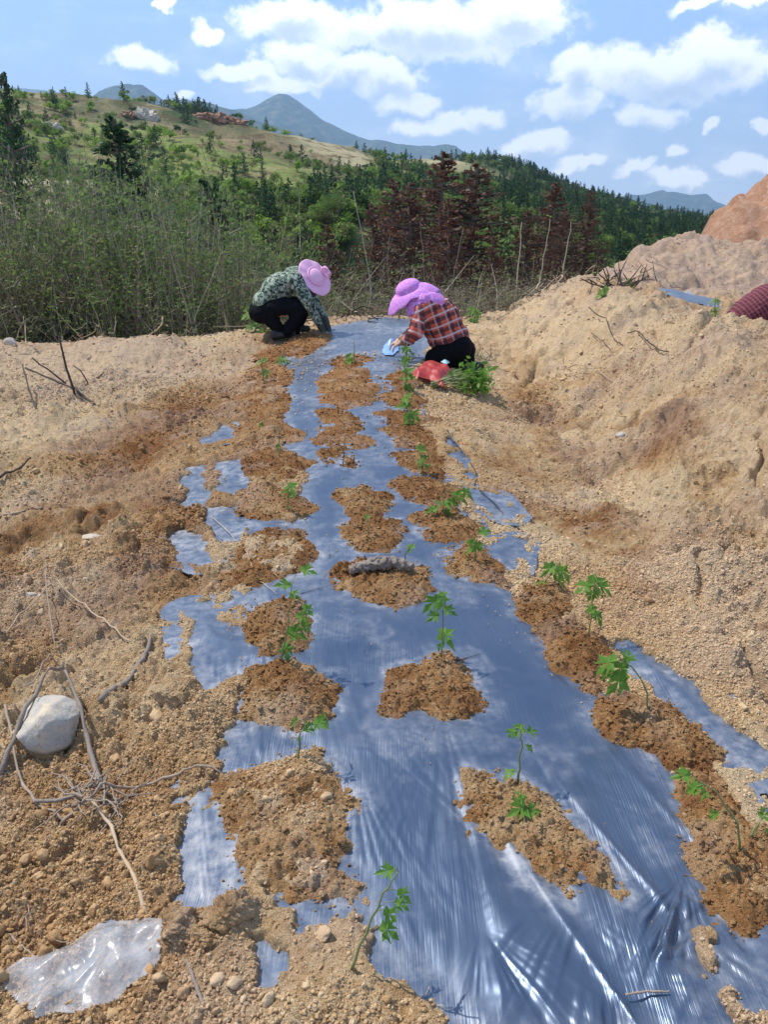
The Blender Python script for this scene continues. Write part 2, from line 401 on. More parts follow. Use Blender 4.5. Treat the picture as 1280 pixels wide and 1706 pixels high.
def tone_at(x, y):
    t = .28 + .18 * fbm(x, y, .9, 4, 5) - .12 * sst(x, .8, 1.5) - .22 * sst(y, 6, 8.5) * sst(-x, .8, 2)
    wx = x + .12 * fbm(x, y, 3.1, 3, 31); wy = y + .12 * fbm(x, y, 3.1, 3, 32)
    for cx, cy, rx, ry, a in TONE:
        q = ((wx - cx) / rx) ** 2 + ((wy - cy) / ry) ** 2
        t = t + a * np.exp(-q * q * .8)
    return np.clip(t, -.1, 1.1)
def pink_at(x, y):
    a = sst(x, 1.6, 3.2) * (.20 + .65 * sst(y, 9.5, 12.5)) + .45 * sst(-x, 1.5, 3.5) * sst(y, 5.5, 8) + .35 * sst(fbm(x, y, 1.5, 3, 121), .1, .6)
    return np.clip(a, 0, .95)
def FZBASE(x, y): return basef(x, y)
def ground_detail(x, y, sd):
    left = sst(-x, .25, .9) * (1 - sst(y, 7, 10)); right = sst(x, .9, 1.5); far = sst(y, 10, 13)
    rough = .60 + .55 * left + .15 * right * (1 - far)
    z = .030 * fbm(x, y, 1.3, 4, 1) + .05 * fbm(x, y, .6, 2, 3) * (right + left * .6)
    n = fbm(x, y, .8, 2, 8) * .5 + .5
    big = clods(x + .01 * vn(x * 30, y * 30, 2), y + .01 * vn(x * 30, y * 30, 4), .16, 11, .25, .62, .55) * (.25 + .6 * left * n)
    med = clods(x, y, .06, 23, .25, .62, .75); sm = clods(x, y, .026, 37, .3, .65, .85)
    lump = clods(x, y, .36, 51, .2, .6, .35) * (.35 * right + .30 * left) * (1 - .6 * far)
    z = z + rough * (1 - .85 * far) * (big * .85 + med * .75 + sm * .7) + lump
    z = z + .013 * rough * fbm(x, y, 14, 5, 61, .6) + .004 * rough * fbm(x, y, 70, 3, 63, .7)
    # runnels and small scarps on the slope at the right
    gy = x * .55 - y * .35 + .25 * fbm(x, y, .9, 3, 71)
    run = 1 - np.abs(vn(gy * 3.4, (x + y) * .35, 77))
    z = z - right * .055 * sst(run, .75, 1) + right * .055 * fbm(x, y, 2.4, 5, 81, .62) + right * (1 - far) * .020 * fbm(x, y, 8, 5, 83, .66) + right * (1 - far) * .4 * clods(x, y, .11, 85, p=.6) * sst(fbm(x, y, 1.2, 2, 86), -.3, .2)
    gx = x * .8 - y * .5
    z = z + far * right * (.09 * fbm(x, y, .9, 5, 91, .6) - .025 * sst(1 - np.abs(vn((x * .45 + (FZBASE(x, y)) * 1.6) * 1.5 + .6 * vn(x, y, 5), y * .5, 97)), .7, 1) + .05 * fbm(x, y, 2.6, 4, 98, .6) + .05 * clods(x, y, .5, 99) + .026 * fbm(x, y, 6, 4, 95, .7) - .03 * sst(1 - np.abs(fbm(x, y, 2.2, 3, 96)), .8, 1))
    # smooth trodden trough
    for cx, cy, r, dz in PITS:
        q = (x - cx) ** 2 + (y - cy) ** 2
        m = q < (3 * r) ** 2
        if m.any():
            qq = q[m] / (r * r) * (1 + .5 * vn(x[m] * 9, y[m] * 9, 12))
            z[m] += dz * np.exp(-qq * np.abs(qq) * .7 if dz < 0 else -qq * .9)
    # soil drawn up over the borders of the film; hollow under the film itself
    e = sd + (.030 + .018 * sst(y, 3, 6)) * fbm(x, y, 6.5, 4, 101, .6) + .014 * fbm(x, y, 26, 3, 103, .65) + .006
    cover = 1 - sst(e, -.035, .012)                 # 1 on soil
    near = np.exp(-(sd / .25) ** 2) * (sd < .05)
    z = z * (.12 + .88 * sst(-sd, -.01, .12)) + near * .022 + .004
    z = z * cover + (-.035) * (1 - cover)
    return z, cover
FSD = film_sd(FX, FY)
FZB = basef(FX, FY)
det, COVER = ground_detail(FX, FY, FSD)
FZ = FZB + det
def ground_z(x, y):
    """height of the finished soil by interpolation in the fan"""
    x = np.atleast_1d(np.asarray(x, float)); y = np.atleast_1d(np.asarray(y, float))
    r = np.clip(np.interp(y, rows, np.arange(nr)), 0, nr - 1.001); c = np.clip(np.interp(x / y, uu, np.arange(nc)), 0, nc - 1.001)
    i = r.astype(int); j = c.astype(int); fr = r - i; fc = c - j
    return (FZ[i, j] * (1 - fc) + FZ[i, j + 1] * fc) * (1 - fr) + (FZ[i + 1, j] * (1 - fc) + FZ[i + 1, j + 1] * fc) * fr
def gz1(x, y): return float(ground_z(x, y)[0])
def grid_faces(a, b):
    i = np.arange(a * b).reshape(a, b)
    return np.stack([i[:-1, :-1], i[:-1, 1:], i[1:, 1:], i[1:, :-1]], -1).reshape(-1, 4)
V = np.stack([FX, FY, FZ], -1).reshape(-1, 3)
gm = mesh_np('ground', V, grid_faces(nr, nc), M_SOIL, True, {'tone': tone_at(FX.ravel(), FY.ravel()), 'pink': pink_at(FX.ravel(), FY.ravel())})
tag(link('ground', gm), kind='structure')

# ------------------------------------------------------------------ heaps of soil on the film
HEAPS = [ # row, outline in the photograph, height, tone
 ('middle', [(782,1302),(830,1306),(890,1328),(948,1372),(992,1440),(1030,1508),(985,1470),(945,1450),(962,1528),(900,1492),(850,1452),(800,1412),(772,1378)], .055, .25),
 ('middle', [(648,1128),(700,1112),(742,1100),(775,1130),(808,1168),(776,1208),(735,1204),(700,1185),(655,1197),(640,1160)], .06, .5),
 ('middle', [(563,958),(600,944),(650,948),(692,953),(718,985),(700,1010),(660,1022),(608,1008),(570,988)], .06, .45),
 ('middle', [(575,884),(600,868),(668,872),(675,908),(648,928),(600,932),(573,912)], .05, .5),
 ('middle', [(568,828),(610,818),(650,834),(640,858),(608,874),(575,856)], .05, .5),
 ('middle', [(528,760),(560,754),(598,776),(590,788),(543,780)], .035, .6),
 ('middle', [(526,728),(560,703),(600,730),(624,746),(590,753),(528,745)], .04, .6),
 ('middle', [(522,690),(570,688),(608,712),(590,722),(538,706)], .045, .55),
 ('middle', [(532,642),(560,618),(608,622),(624,650),(612,680),(570,690),(540,672)], .06, .6),
 ('middle', [(552,604),(585,596),(618,602),(600,614),(568,614)], .035, .6),
 ('right', [(1130,1310),(1180,1290),(1240,1370),(1290,1410),(1300,1500),(1240,1555),(1200,1520),(1165,1440),(1130,1370)], .06, .45),
 ('right', [(986,1198),(1030,1172),(1110,1178),(1158,1218),(1190,1272),(1150,1300),(1095,1270),(1020,1242)], .07, .5),
 ('right', [(900,1058),(950,1042),(1008,1075),(1018,1130),(985,1158),(940,1122)], .06, .5),
 ('right', [(850,988),(895,978),(940,990),(952,1020),(920,1048),(870,1032)], .05, .45),
 ('right', [(736,930),(780,915),(835,945),(838,985),(795,982),(748,965)], .05, .4),
 ('right', [(690,868),(740,854),(792,880),(782,906),(720,912),(692,894)], .05, .5),
 ('right', [(650,814),(690,800),(752,816),(758,840),(718,848)], .045, .6),
 ('right', [(652,762),(700,755),(742,775),(735,798),(690,790)], .04, .6),
 ('right', [(640,722),(690,716),(728,735),(720,755),(665,748)], .04, .55),
 ('right', [(628,694),(668,688),(722,702),(700,716),(650,712)], .04, .55),
 ('right', [(640,664),(668,655),(700,668),(690,684),(650,682)], .035, .6),
 ('right', [(634,634),(665,622),(690,636),(680,652),(645,652)], .035, .6),
 ('left', [(385,1300),(440,1290),(490,1270),(530,1268),(588,1342),(560,1400),(548,1460),(570,1500),(500,1512),(440,1480),(400,1470),(415,1400),(375,1350)], .06, .2),
 ('left', [(412,1130),(450,1115),(510,1125),(560,1160),(550,1205),(490,1225),(420,1195)], .08, .4),
 ('left', [(412,1040),(440,1015),(490,1012),(518,1040),(505,1082),(450,1092),(425,1075)], .07, .45),
 ('left', [(400,910),(450,892),(500,895),(530,935),(505,950),(440,970),(395,975)], .05, .55),
 ('left', [(392,830),(440,815),(490,830),(522,852),(480,868),(410,860)], .05, .5),
 ('left', [(408,772),(440,758),(485,765),(520,780),(480,802),(420,795)], .05, .6),
 ('left', [(405,715),(450,700),(492,722),(498,738),(440,745),(400,738)], .05, .6),
 ('left', [(395,665),(440,652),(478,665),(476,690),(430,698),(395,685)], .05, .6),
 ('left', [(420,618),(455,610),(480,625),(472,645),(430,645)], .05, .6),
 ('left', [(395,585),(430,572),(465,585),(462,602),(415,602)], .05, .5),
 ('left', [(470,580),(505,562),(548,562),(540,580),(500,598)], .05, .55),
]
SEED_HEAP = {}
def ordinal(i): return ['nearest', 'second nearest', 'third nearest', 'fourth nearest', 'fifth nearest', 'sixth nearest', 'seventh nearest', 'eighth nearest', 'ninth nearest', 'tenth nearest', 'eleventh nearest', 'farthest'][i]
_ico_bm = bmesh.new(); bmesh.ops.create_icosphere(_ico_bm, subdivisions=1, radius=1)
ICO_V = np.array([v.co[:] for v in _ico_bm.verts]); ICO_F = np.array([[v.index for v in f.verts] for f in _ico_bm.faces]); _ico_bm.free()
def crumbs(xs, ys, zs, rs, rng):
    """small angular crumbs joined: returns V, F"""
    n = len(xs); A = rng.uniform(.65, 1.25, (n, 12)); ax = rng.uniform(.7, 1.3, (n, 3)); ax[:, 2] *= .75
    an = rng.uniform(0, 6.28, n); c, s = np.cos(an), np.sin(an)
    Vv = ICO_V[None] * A[..., None] * ax[:, None] * rs[:, None, None]
    X = Vv[..., 0] * c[:, None] - Vv[..., 1] * s[:, None] + xs[:, None]; Y = Vv[..., 0] * s[:, None] + Vv[..., 1] * c[:, None] + ys[:, None]
    Z = Vv[..., 2] + zs[:, None]
    return np.stack([X, Y, Z], -1).reshape(-1, 3), (ICO_F[None] + 12 * np.arange(n)[:, None, None]).reshape(-1, 3)
heap_surf = []
def make_heap(i, row, px_poly, hgt, tn, label, base_off=.014):
    poly = np.array([G2(a, b) for a, b in px_poly]); cx, cy = poly.mean(0)
    mn = poly.min(0) - .12; mxx = poly.max(0) + .12
    step = max(.004, cy * .0026); step_y = step * (1 + cy * .12)
    xs = np.arange(mn[0], mxx[0], step); ys = np.arange(mn[1], mxx[1], step_y)
    X, Y = np.meshgrid(xs, ys); sd = poly_sd(X, Y, poly)
    sc = max(.02, min(mxx - mn) * .5)
    e = sd + .002 + .007 * min(cy, 8) + .026 * fbm(X, Y, 8, 3, 200 + i) + .014 * fbm(X, Y, 28, 3, 300 + i) + .010 * (clods(X, Y, .04, 5 + i) / .04)
    prof = np.clip(e / (sc * .95), -.35, 1); prof = np.where(prof > 0, np.maximum(prof, 0) ** .62 * (1.35 - .35 * np.maximum(prof, 0)), prof * 3)
    z = hgt * prof + .012 * fbm(X, Y, 6, 3, 40 + i) * sst(e, 0, .06)
    gate = sst(e, -.01, .03)
    z = z + gate * (.38 * clods(X, Y, .07, 400 + i, p=.4) + .6 * clods(X, Y, .03, 500 + i) + .75 * clods(X, Y, .015, 600 + i) + .007 * fbm(X, Y, 32, 4, 700 + i, .7) + .003 * fbm(X, Y, 110, 2, 701 + i, .7))
    Z = basef(X, Y) + base_off + z
    keep = (e > -.025)
    F = grid_faces(len(ys), len(xs)); k = keep.ravel(); F = F[k[F].all(1)]
    used = np.unique(F); mp = -np.ones(k.size, int); mp[used] = np.arange(len(used)); F = mp[F]
    Vv = np.stack([X, Y, Z], -1).reshape(-1, 3)[used]
    tone = np.clip(tn + .25 * fbm(Vv[:, 0], Vv[:, 1], 7, 3, 800 + i) + .1 * fbm(Vv[:, 0], Vv[:, 1], 25, 2, 900 + i), 0, 1)
    # loose crumbs lying on the heap and rolled off its foot
    rng = np.random.default_rng(100 + i); n = int(400 * min(2.2, (sc / .12)) * (1 if cy < 5 else .5))
    q = rng.integers(0, len(Vv), n); r = rng.uniform(.002, .005, n) * (1 + rng.random(n) ** 8 * 1.6) * max(1, cy / 4.5)
    cv, cf = crumbs(Vv[q, 0], Vv[q, 1], Vv[q, 2] + r * .3, r, rng)
    m = 130; t = rng.random(m); kk = rng.integers(0, len(poly), m); pa = poly[kk]; pb = np.roll(poly, -1, 0)[kk]; pt = pa + (pb - pa) * t[:, None]
    dr = pt - [cx, cy]; dr /= np.linalg.norm(dr, axis=1)[:, None] + 1e-6; pt = pt + dr * (rng.random(m)[:, None] ** 2 * .09)
    r2 = rng.uniform(.0018, .0045, m) * max(1, cy / 4.5)
    zz = basef(pt[:, 0], pt[:, 1]) + .012 + r2 * .4
    cv2, cf2 = crumbs(pt[:, 0], pt[:, 1], zz, r2, rng)
    V2 = np.r_[Vv, cv, cv2]; n0 = len(Vv); n1 = n0 + len(cv)
    tone = np.r_[tone, np.repeat(np.clip(tone[q] + rng.uniform(-.35, .1, n), 0, 1), 12), np.repeat(rng.uniform(0, .5, m), 12)]
    me = mesh_np('soil_heap', V2, [F, np.r_[cf + n0, cf2 + n1]], M_HEAP, True, {'tone': tone})
    sm = np.ones(len(me.polygons), bool); sm[len(F):] = False; me.polygons.foreach_set('use_smooth', sm)
    me.transform(Matrix.Translation((-cx, -cy, -float(basef(cx, cy)))))
    o = bpy.data.objects.new('soil_heap', me); COL.objects.link(o); o.location = (cx, cy, float(basef(cx, cy)))
    tag(o, label, 'soil heap', 'heaps of soil holding the seedlings on the film')
    heap_surf.append((poly, hgt, (cx, cy)))
    return o
cnt = {}
shape_word = {'middle': 'crumbly brown soil heap in the middle of the film', 'right': 'crumbly brown soil heap along the right side of the film', 'left': 'crumbly brown soil heap along the left side of the film'}
for i, (row, pp, hgt, tn) in enumerate(HEAPS):
    k = cnt.get(row, 0); cnt[row] = k + 1
    tot = sum(1 for h in HEAPS if h[0] == row); w = 'farthest' if k == tot - 1 else ordinal(k)
    make_heap(i, row, pp, hgt * .72, tn + .08, f"{shape_word[row]}, {w} of its row")
def heap_top(x, y):
    z = float(basef(x, y)) + .012
    for poly, h, c in heap_surf:
        if poly_sd(np.array([x]), np.array([y]), poly)[0] > 0: z += h * .95; break
    return max(z, gz1(x, y))

# small islands of spilled soil
SPILL = [(553,948,14,9),(614,1172,6,7),(1145,1440,16,10),(515,682,9,6),(480,705,7,4),(640,1100,0,0),(1178,1575,14,16),(1110,1305,8,11),(545,700,6,4),(672,912,8,6),(520,965,12,10)]

# ------------------------------------------------------------------ the film
sel_c = np.where((uu > -.80) & (uu < .84))[0]; sel_r = np.where(rows < 10.1)[0]
X = FX[np.ix_(sel_r, sel_c)]; Y = FY[np.ix_(sel_r, sel_c)]; SDm = FSD[np.ix_(sel_r, sel_c)]
def wr(px, py, ang_px, spread, length, amp, freq):   # fan of creases from a point towards another
    x0, y0 = G2(px, py); x1, y1 = G2(*ang_px); return (x0, y0, math.atan2(y1 - y0, x1 - x0), spread, length, amp, freq)
FANS = [wr(735,1195,(800,1400),.75,.55,.0045,46), wr(735,1195,(560,1700),.4,.4,.002,50), wr(680,1015,(560,1300),.8,.6,.0028,44), wr(680,1015,(720,1110),.8,.45,.003,50), wr(765,1140,(620,1010),.6,.5,.0028,40),
    wr(470,1215,(520,1560),.95,.40,.0048,42), wr(440,1090,(430,1130),1.1,.35,.0055,46), wr(330,1030,(400,1160),.5,.5,.006,60), wr(990,1430,(1120,1760),.9,.50,.011,26), wr(980,1370,(1040,1600),.6,.45,.007,34),
    wr(960,1520,(1100,1760),.5,.4,.016,20), wr(1140,1460,(1080,1560),.9,.3,.008,22), wr(1140,1460,(1190,1600),.7,.28,.015,24), wr(840,1300,(700,1180),.6,.5,.0045,44), wr(860,1470,(700,1250),.3,.5,.0035,40),
    wr(590,1300,(610,1600),.5,.5,.0035,50), wr(760,1260,(900,1700),.35,.6,.004,36), wr(1080,1280,(1180,1480),.5,.45,.006,40), wr(990,1190,(830,1000),.5,.7,.0028,44), wr(900,1060,(800,930),.5,.6,.0028,44),
    wr(1000,1190,(900,1340),.5,.3,.002,30), wr(780,830,(600,760),.4,1.0,.004,40), wr(650,810,(560,760),.5,.8,.003,36), wr(830,930,(770,1000),.8,.4,.003,40), wr(500,950,(360,1080),.6,.6,.004,44), wr(800,1560,(900,1740),.7,.4,.006,26),
    wr(620,1480,(640,1620),.6,.4,.004,44), wr(1040,1640,(1120,1500),.9,.3,.010,14), wr(1220,1545,(1240,1660),1.2,.25,.016,16), wr(560,700,(480,640),.9,.7,.004,26), wr(640,590,(560,580),1.2,.7,.006,22), wr(640,590,(700,620),1.5,.5,.006,22)]
def film_z(x, y):
    z = .006 * fbm(x, y, 1.6, 3, 1001) + .0016 * fbm(x, y, 7, 3, 1003)
    br = sst(-y, -2.2, -1.0) * sst(x, -.1, .5)                 # loose, slack film at the near right
    z = z + br * (.016 * fbm(x * 1.4 + y * .5, y * .5, 3.2, 3, 1011, .5))
    rid = 1 - np.abs(vn((x * .93 + y * .36) * 9, (y * .93 - x * .36) * 1.6, 1013)); z = z + br * .014 * rid ** 3
    for k, (x0, y0, a, sp, L, amp, fr) in enumerate(FANS):
        dx = x - x0; dy = y - y0; r = np.hypot(dx, dy) + 1e-6; m = r < L * 1.6
        th = (np.arctan2(dy, dx) - a + np.pi) % (2 * np.pi) - np.pi
        w = np.exp(-(th / sp) ** 2 * 1.6) * sst(r, .0, .10) * (1 - sst(r, L * .5, L * 1.6))
        n = fbm(th * fr * .5, r * 1.1, 1, 2, 1100 + k * 7, .55)
        crease = np.sign(n) * np.abs(n) ** .7
        z = z + np.where(m, (.62 + .5 * br) * amp * w * crease * sst(fbm(x, y, 5, 2, 1700 + k), -.35, .4) * (.35 + .9 * np.minimum(r / L, 1)), 0)
    # long lengthwise pull lines
    z = z + .0007 * fbm((x * .97 + y * .22) * 60, (y * .97 - x * .22) * 1.2, 1, 2, 1201) * sst(fbm(x, y, 1.1, 2, 1203), -.1, .4)
        # fine parallel pleats where the film is pulled tight
    gate = np.maximum(sst(-x, .12, .42) * (1 - sst(y, 4, 6)), .55 * sst(x, .15, .5) * sst(-y, -3.2, -1.6)) * sst(fbm(x, y, 3.4, 2, 1301), -.45, .25)
    z = z + gate * .0021 * vn((x * .985 + y * .17) * 75, (y * .985 - x * .17) * 1.3, 1303) + gate * .0011 * vn((x * .96 + y * .28) * 150, (y * .96 - x * .28) * 2.2, 1305)
    z = z + .0035 * sst(y, 3.5, 6) * (1 - np.abs(vn(x * 5 + .5 * vn(x * 3, y * 3, 4), y * 2.2, 1307))) ** 3 + .004 * sst(y, 3.5, 6) * fbm(x, y, 9, 3, 1309, .6)
    return z
FILMZ = film_z(X, Y)
# pinned down at soil: rises gently away from it
lift = .010 * sst(SDm, 0, .12) + .012
ZF = basef(X, Y) + lift + FILMZ * sst(SDm, -.02, .06)
keep = (SDm > -.11).ravel()
F = grid_faces(*X.shape); F = F[keep[F].all(1)]
used = np.unique(F); mp = -np.ones(keep.size, int); mp[used] = np.arange(len(used)); F = mp[F]
V = np.stack([X, Y, ZF], -1).reshape(-1, 3)[used]
# dirt by the soil; the far term paints cloud reflection as paler colour
SDu = SDm.ravel()[used]
dust_sheen = np.clip(.55 * sst(-SDu, -.10, .0) + .45 * sst(fbm(V[:, 0], V[:, 1], 3.2, 5, 1301, .6), .0, .6) + .55 * sst(V[:, 1], 3.8, 8.5) , 0, 1)

for poly_, h_, c_ in heap_surf:
    mn_ = poly_.min(0) - .12; mx_ = poly_.max(0) + .12; k_ = np.where((V[:, 0] > mn_[0]) & (V[:, 0] < mx_[0]) & (V[:, 1] > mn_[1]) & (V[:, 1] < mx_[1]))[0]
    if len(k_):
        d_ = -poly_sd(V[k_, 0], V[k_, 1], poly_) + .03 * fbm(V[k_, 0], V[k_, 1], 12, 3, 1311); dust_sheen[k_] = np.maximum(dust_sheen[k_], .95 * np.exp(-np.clip(d_ - .01, 0, 9) / .028))
m, n, b, o = newmat('mulch_film'); M_FILM = m
P = n.n('ShaderNodeNewGeometry').outputs['Position']
du = n.attr('dust_sheen')
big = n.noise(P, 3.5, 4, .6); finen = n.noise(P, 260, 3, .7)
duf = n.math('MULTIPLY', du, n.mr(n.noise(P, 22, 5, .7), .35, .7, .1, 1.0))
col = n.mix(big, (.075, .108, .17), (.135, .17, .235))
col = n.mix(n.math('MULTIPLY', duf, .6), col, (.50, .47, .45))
spk = n.ss(finen, .66, .73)
col = n.mix(n.math('MULTIPLY', spk, .35), col, (.55, .45, .33))
n.val(b.inputs['Base Color'], col)
n.val(b.inputs['Metallic'], n.math('SUBTRACT', .72, n.math('MULTIPLY', duf, .45)))
n.val(b.inputs['Roughness'], n.math('ADD', n.mr(big, .3, .7, .30, .42), n.math('MULTIPLY', duf, .25)))
st = n.n('ShaderNodeMapping'); n.val(st.inputs[0], P); st.inputs['Rotation'].default_value = (0, 0, .22); st.inputs['Scale'].default_value = (210, 5, 1)
st2 = n.n('ShaderNodeMapping'); n.val(st2.inputs[0], P); st2.inputs['Rotation'].default_value = (0, 0, .5); st2.inputs['Scale'].default_value = (120, 4, 1)
h = n.math('ADD', n.math('MULTIPLY', n.noise(st.outputs[0], 1, 2, .5), n.ss(n.noise(P, 2.1, 2, .5), .42, .62)), n.math('MULTIPLY', n.noise(st2.outputs[0], 1, 2, .5), n.ss(n.noise(P, 2.7, 2, .5), .5, .62)))
bump(n, b, h, .6, .003)
fm = mesh_np('plastic_film', V, F, M_FILM, True, {'dust_sheen': dust_sheen})
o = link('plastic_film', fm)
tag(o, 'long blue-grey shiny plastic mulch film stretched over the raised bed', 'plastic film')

# film of the next bed, on the bank at the right
poly = np.array(FILM2); mn = poly.min(0) - .1; mxx = poly.max(0) + .1
xs = np.arange(mn[0], mxx[0], .03); ys = np.arange(mn[1], mxx[1], .05); X2, Y2 = np.meshgrid(xs, ys)
sd2 = poly_sd(X2, Y2, poly); Z2 = np.maximum(ground_z(X2.ravel(), Y2.ravel()).reshape(X2.shape), basef(X2, Y2) - .02) + .012 + .018 * fbm(X2, Y2, 3, 3, 1401) * sst(sd2, 0, .15)
k = (sd2 + .05 * fbm(X2, Y2, 4, 3, 1403) > -.01).ravel(); F = grid_faces(len(ys), len(xs)); F = F[k[F].all(1)]
used = np.unique(F); mp = -np.ones(k.size, int); mp[used] = np.arange(len(used))
me = mesh_np('plastic_film', np.stack([X2, Y2, Z2], -1).reshape(-1, 3)[used], mp[F], M_FILM, True, {'dust_sheen': np.full(len(used), .9)})
tag(link('plastic_film', me), 'short strip of pale plastic film on the next bed beside the far right worker', 'plastic film')

# ------------------------------------------------------------------ scattering of small pieces by geometry nodes
def scatter(name, pts, rot, scl, idx, variants, kind='stuff', label=None, tone=None):
    me = bpy.data.meshes.new(name); me.vertices.add(len(pts)); me.vertices.foreach_set('co', np.asarray(pts, np.float32).ravel())
    for nm, ty, a, f in (('rot', 'FLOAT_VECTOR', rot, 'vector'), ('scl', 'FLOAT_VECTOR', scl, 'vector'), ('idx', 'INT', idx, 'value')):
        at = me.attributes.new(nm, ty, 'POINT'); at.data.foreach_set(f, np.asarray(a, np.int32 if ty == 'INT' else np.float32).ravel())
    if tone is not None: at = me.attributes.new('tone', 'FLOAT', 'POINT'); at.data.foreach_set('value', np.asarray(tone, np.float32)); at = me.attributes.new('pink', 'FLOAT', 'POINT'); at.data.foreach_set('value', pink_at(np.asarray(pts)[:, 0], np.asarray(pts)[:, 1]).astype(np.float32))
    o = bpy.data.objects.new(name, me); COL.objects.link(o); tag(o, label, kind=kind)
    vc = bpy.data.collections.new(name + '_pieces')
    for i, vm in enumerate(variants):
        vo = bpy.data.objects.new('%s_piece_%02d' % (name, i), vm); vc.objects.link(vo)
    ng = bpy.data.node_groups.new(name, 'GeometryNodeTree')
    ng.interface.new_socket('Geometry', in_out='INPUT', socket_type='NodeSocketGeometry'); ng.interface.new_socket('Geometry', in_out='OUTPUT', socket_type='NodeSocketGeometry')
    gi = ng.nodes.new('NodeGroupInput'); go = ng.nodes.new('NodeGroupOutput'); L = ng.links
    ci = ng.nodes.new('GeometryNodeCollectionInfo'); ci.inputs['Collection'].default_value = vc
    ci.inputs['Separate Children'].default_value = True; ci.inputs['Reset Children'].default_value = True
    ip = ng.nodes.new('GeometryNodeInstanceOnPoints'); ip.inputs['Pick Instance'].default_value = True
    def na(nm, ty):
        q = ng.nodes.new('GeometryNodeInputNamedAttribute'); q.data_type = ty; q.inputs[0].default_value = nm; return q.outputs[0]
    L.new(gi.outputs[0], ip.inputs['Points']); L.new(ci.outputs[0], ip.inputs['Instance']); L.new(na('idx', 'INT'), ip.inputs['Instance Index'])
    e2r = ng.nodes.new('FunctionNodeEulerToRotation'); L.new(na('rot', 'FLOAT_VECTOR'), e2r.inputs[0]); L.new(e2r.outputs[0], ip.inputs['Rotation'])
    L.new(na('scl', 'FLOAT_VECTOR'), ip.inputs['Scale']); L.new(ip.outputs[0], go.inputs[0])
    md = o.modifiers.new('scatter', 'NODES'); md.node_group = ng
    return o
m, n, b, o = newmat('soil_crumb'); M_CRUMB = m
rnd = n.n('ShaderNodeObjectInfo').outputs['Random']; ta = n.n('ShaderNodeAttribute', attribute_name='tone', attribute_type='INSTANCER').outputs['Fac']; P = n.n('ShaderNodeNewGeometry').outputs['Position']
c = n.ramp(n.math('ADD', ta, n.math('ADD', n.math('MULTIPLY', rnd, .5), n.math('MULTIPLY', n.noise(P, 2.2, 6, .6), .7)), None) if False else n.math('ADD', n.math('SUBTRACT', ta, .62), n.math('ADD', n.math('MULTIPLY', rnd, .5), n.math('MULTIPLY', n.noise(P, 2.2, 6, .6), .7))), [(0, DRY), (.45, MID), (1, DAMP_SHADE)])
pa_ = n.n('ShaderNodeAttribute', attribute_name='pink', attribute_type='INSTANCER').outputs['Fac']; c = n.mix(n.math('MULTIPLY', pa_, .8), c, (.47, .34, .27))
n.val(b.inputs['Base Color'], c); b.inputs['Roughness'].default_value = .95; b.inputs['Specular IOR Level'].default_value = .15
bump(n, b, n.noise(P, 160, 4, .7), .8, .006)
def lump_mesh(seed, sub, rough):
    bm = bmesh.new(); bmesh.ops.create_icosphere(bm, subdivisions=sub, radius=1)
    rg = np.random.default_rng(seed)
    C_ = rg.normal(size=(9, 3)); C_ /= np.linalg.norm(C_, axis=1)[:, None]; D_ = rg.uniform(.6, .95, 9)
    for v in bm.verts:
        p = np.array(v.co); p = p / np.linalg.norm(p); t = 1.0
        for cc, dd in zip(C_, D_):
            q = p @ cc
            if q > .05: t = min(t, dd / q)
        t *= 1 + rough * float(vn(np.array([p[0] * 4 + seed]), np.array([p[1] * 4 + p[2] * 3]), seed)[0])
        v.co = Vector(p * t)
    me = bpy.data.meshes.new('crumb'); bm.to_mesh(me); bm.free(); me.materials.append(M_CRUMB)
    me.polygons.foreach_set('use_smooth', [sub > 2] * len(me.polygons)); return me
CR = [lump_mesh(s, 2, .16) for s in range(5)] + [lump_mesh(s, 3, .22) for s in range(20, 24)]
rng = np.random.default_rng(3)
def crumb_points(n, y0, y1, umin, umax, rlo, rhi, pw, sdmax):
    y = np.sqrt(rng.uniform(y0 ** 2, y1 ** 2, n)); u = rng.uniform(umin, umax, n); x = u * y
    dens = sst(fbm(x, y, 1.7, 3, 1501), -.55, .5) * (1 - .62 * sst(x, 1.0, 1.8)) * (1 - .5 * sst(y, 6, 9))
    sd = film_sd(x, y)
    k = (sd < sdmax) & (rng.random(n) < .15 + .85 * dens); x, y = x[k], y[k]
    r = rlo + (rhi - rlo) * rng.random(len(x)) ** pw
    return x, y, r
parts = [crumb_points(300000, .9, 3.4, -.85, .85, .0017, .0062, 2.6, .0), crumb_points(190000, 2.8, 7.5, -.8, .85, .0032, .011, 4, .0), crumb_points(80000, 6, 16, -.75, .8, .006, .022, 6, .0),
         crumb_points(1500, 1.0, 6, -.9, .1, .006, .026, 4, -.03), crumb_points(260, 1.2, 6, .1, .9, .008, .02, 3, -.03), crumb_points(900, .9, 1.7, -.8, .1, .005, .02, 3, -.02)]
x = np.concatenate([q[0] for q in parts]); y = np.concatenate([q[1] for q in parts]); r = np.concatenate([q[2] for q in parts])
k = ground_z(x, y) > -2; x, y, r = x[k], y[k], r[k]; n_ = len(x)
z = ground_z(x, y) + r * .25
scatter('soil_crumbs', np.c_[x, y, z], rng.uniform(0, 6.28, (n_, 3)), r[:, None] * rng.uniform(.7, 1.25, (n_, 3)) * [1, 1, .7], np.where(r > .011, rng.integers(5, 9, n_), rng.integers(0, 5, n_)), CR, tone=tone_at(x, y))
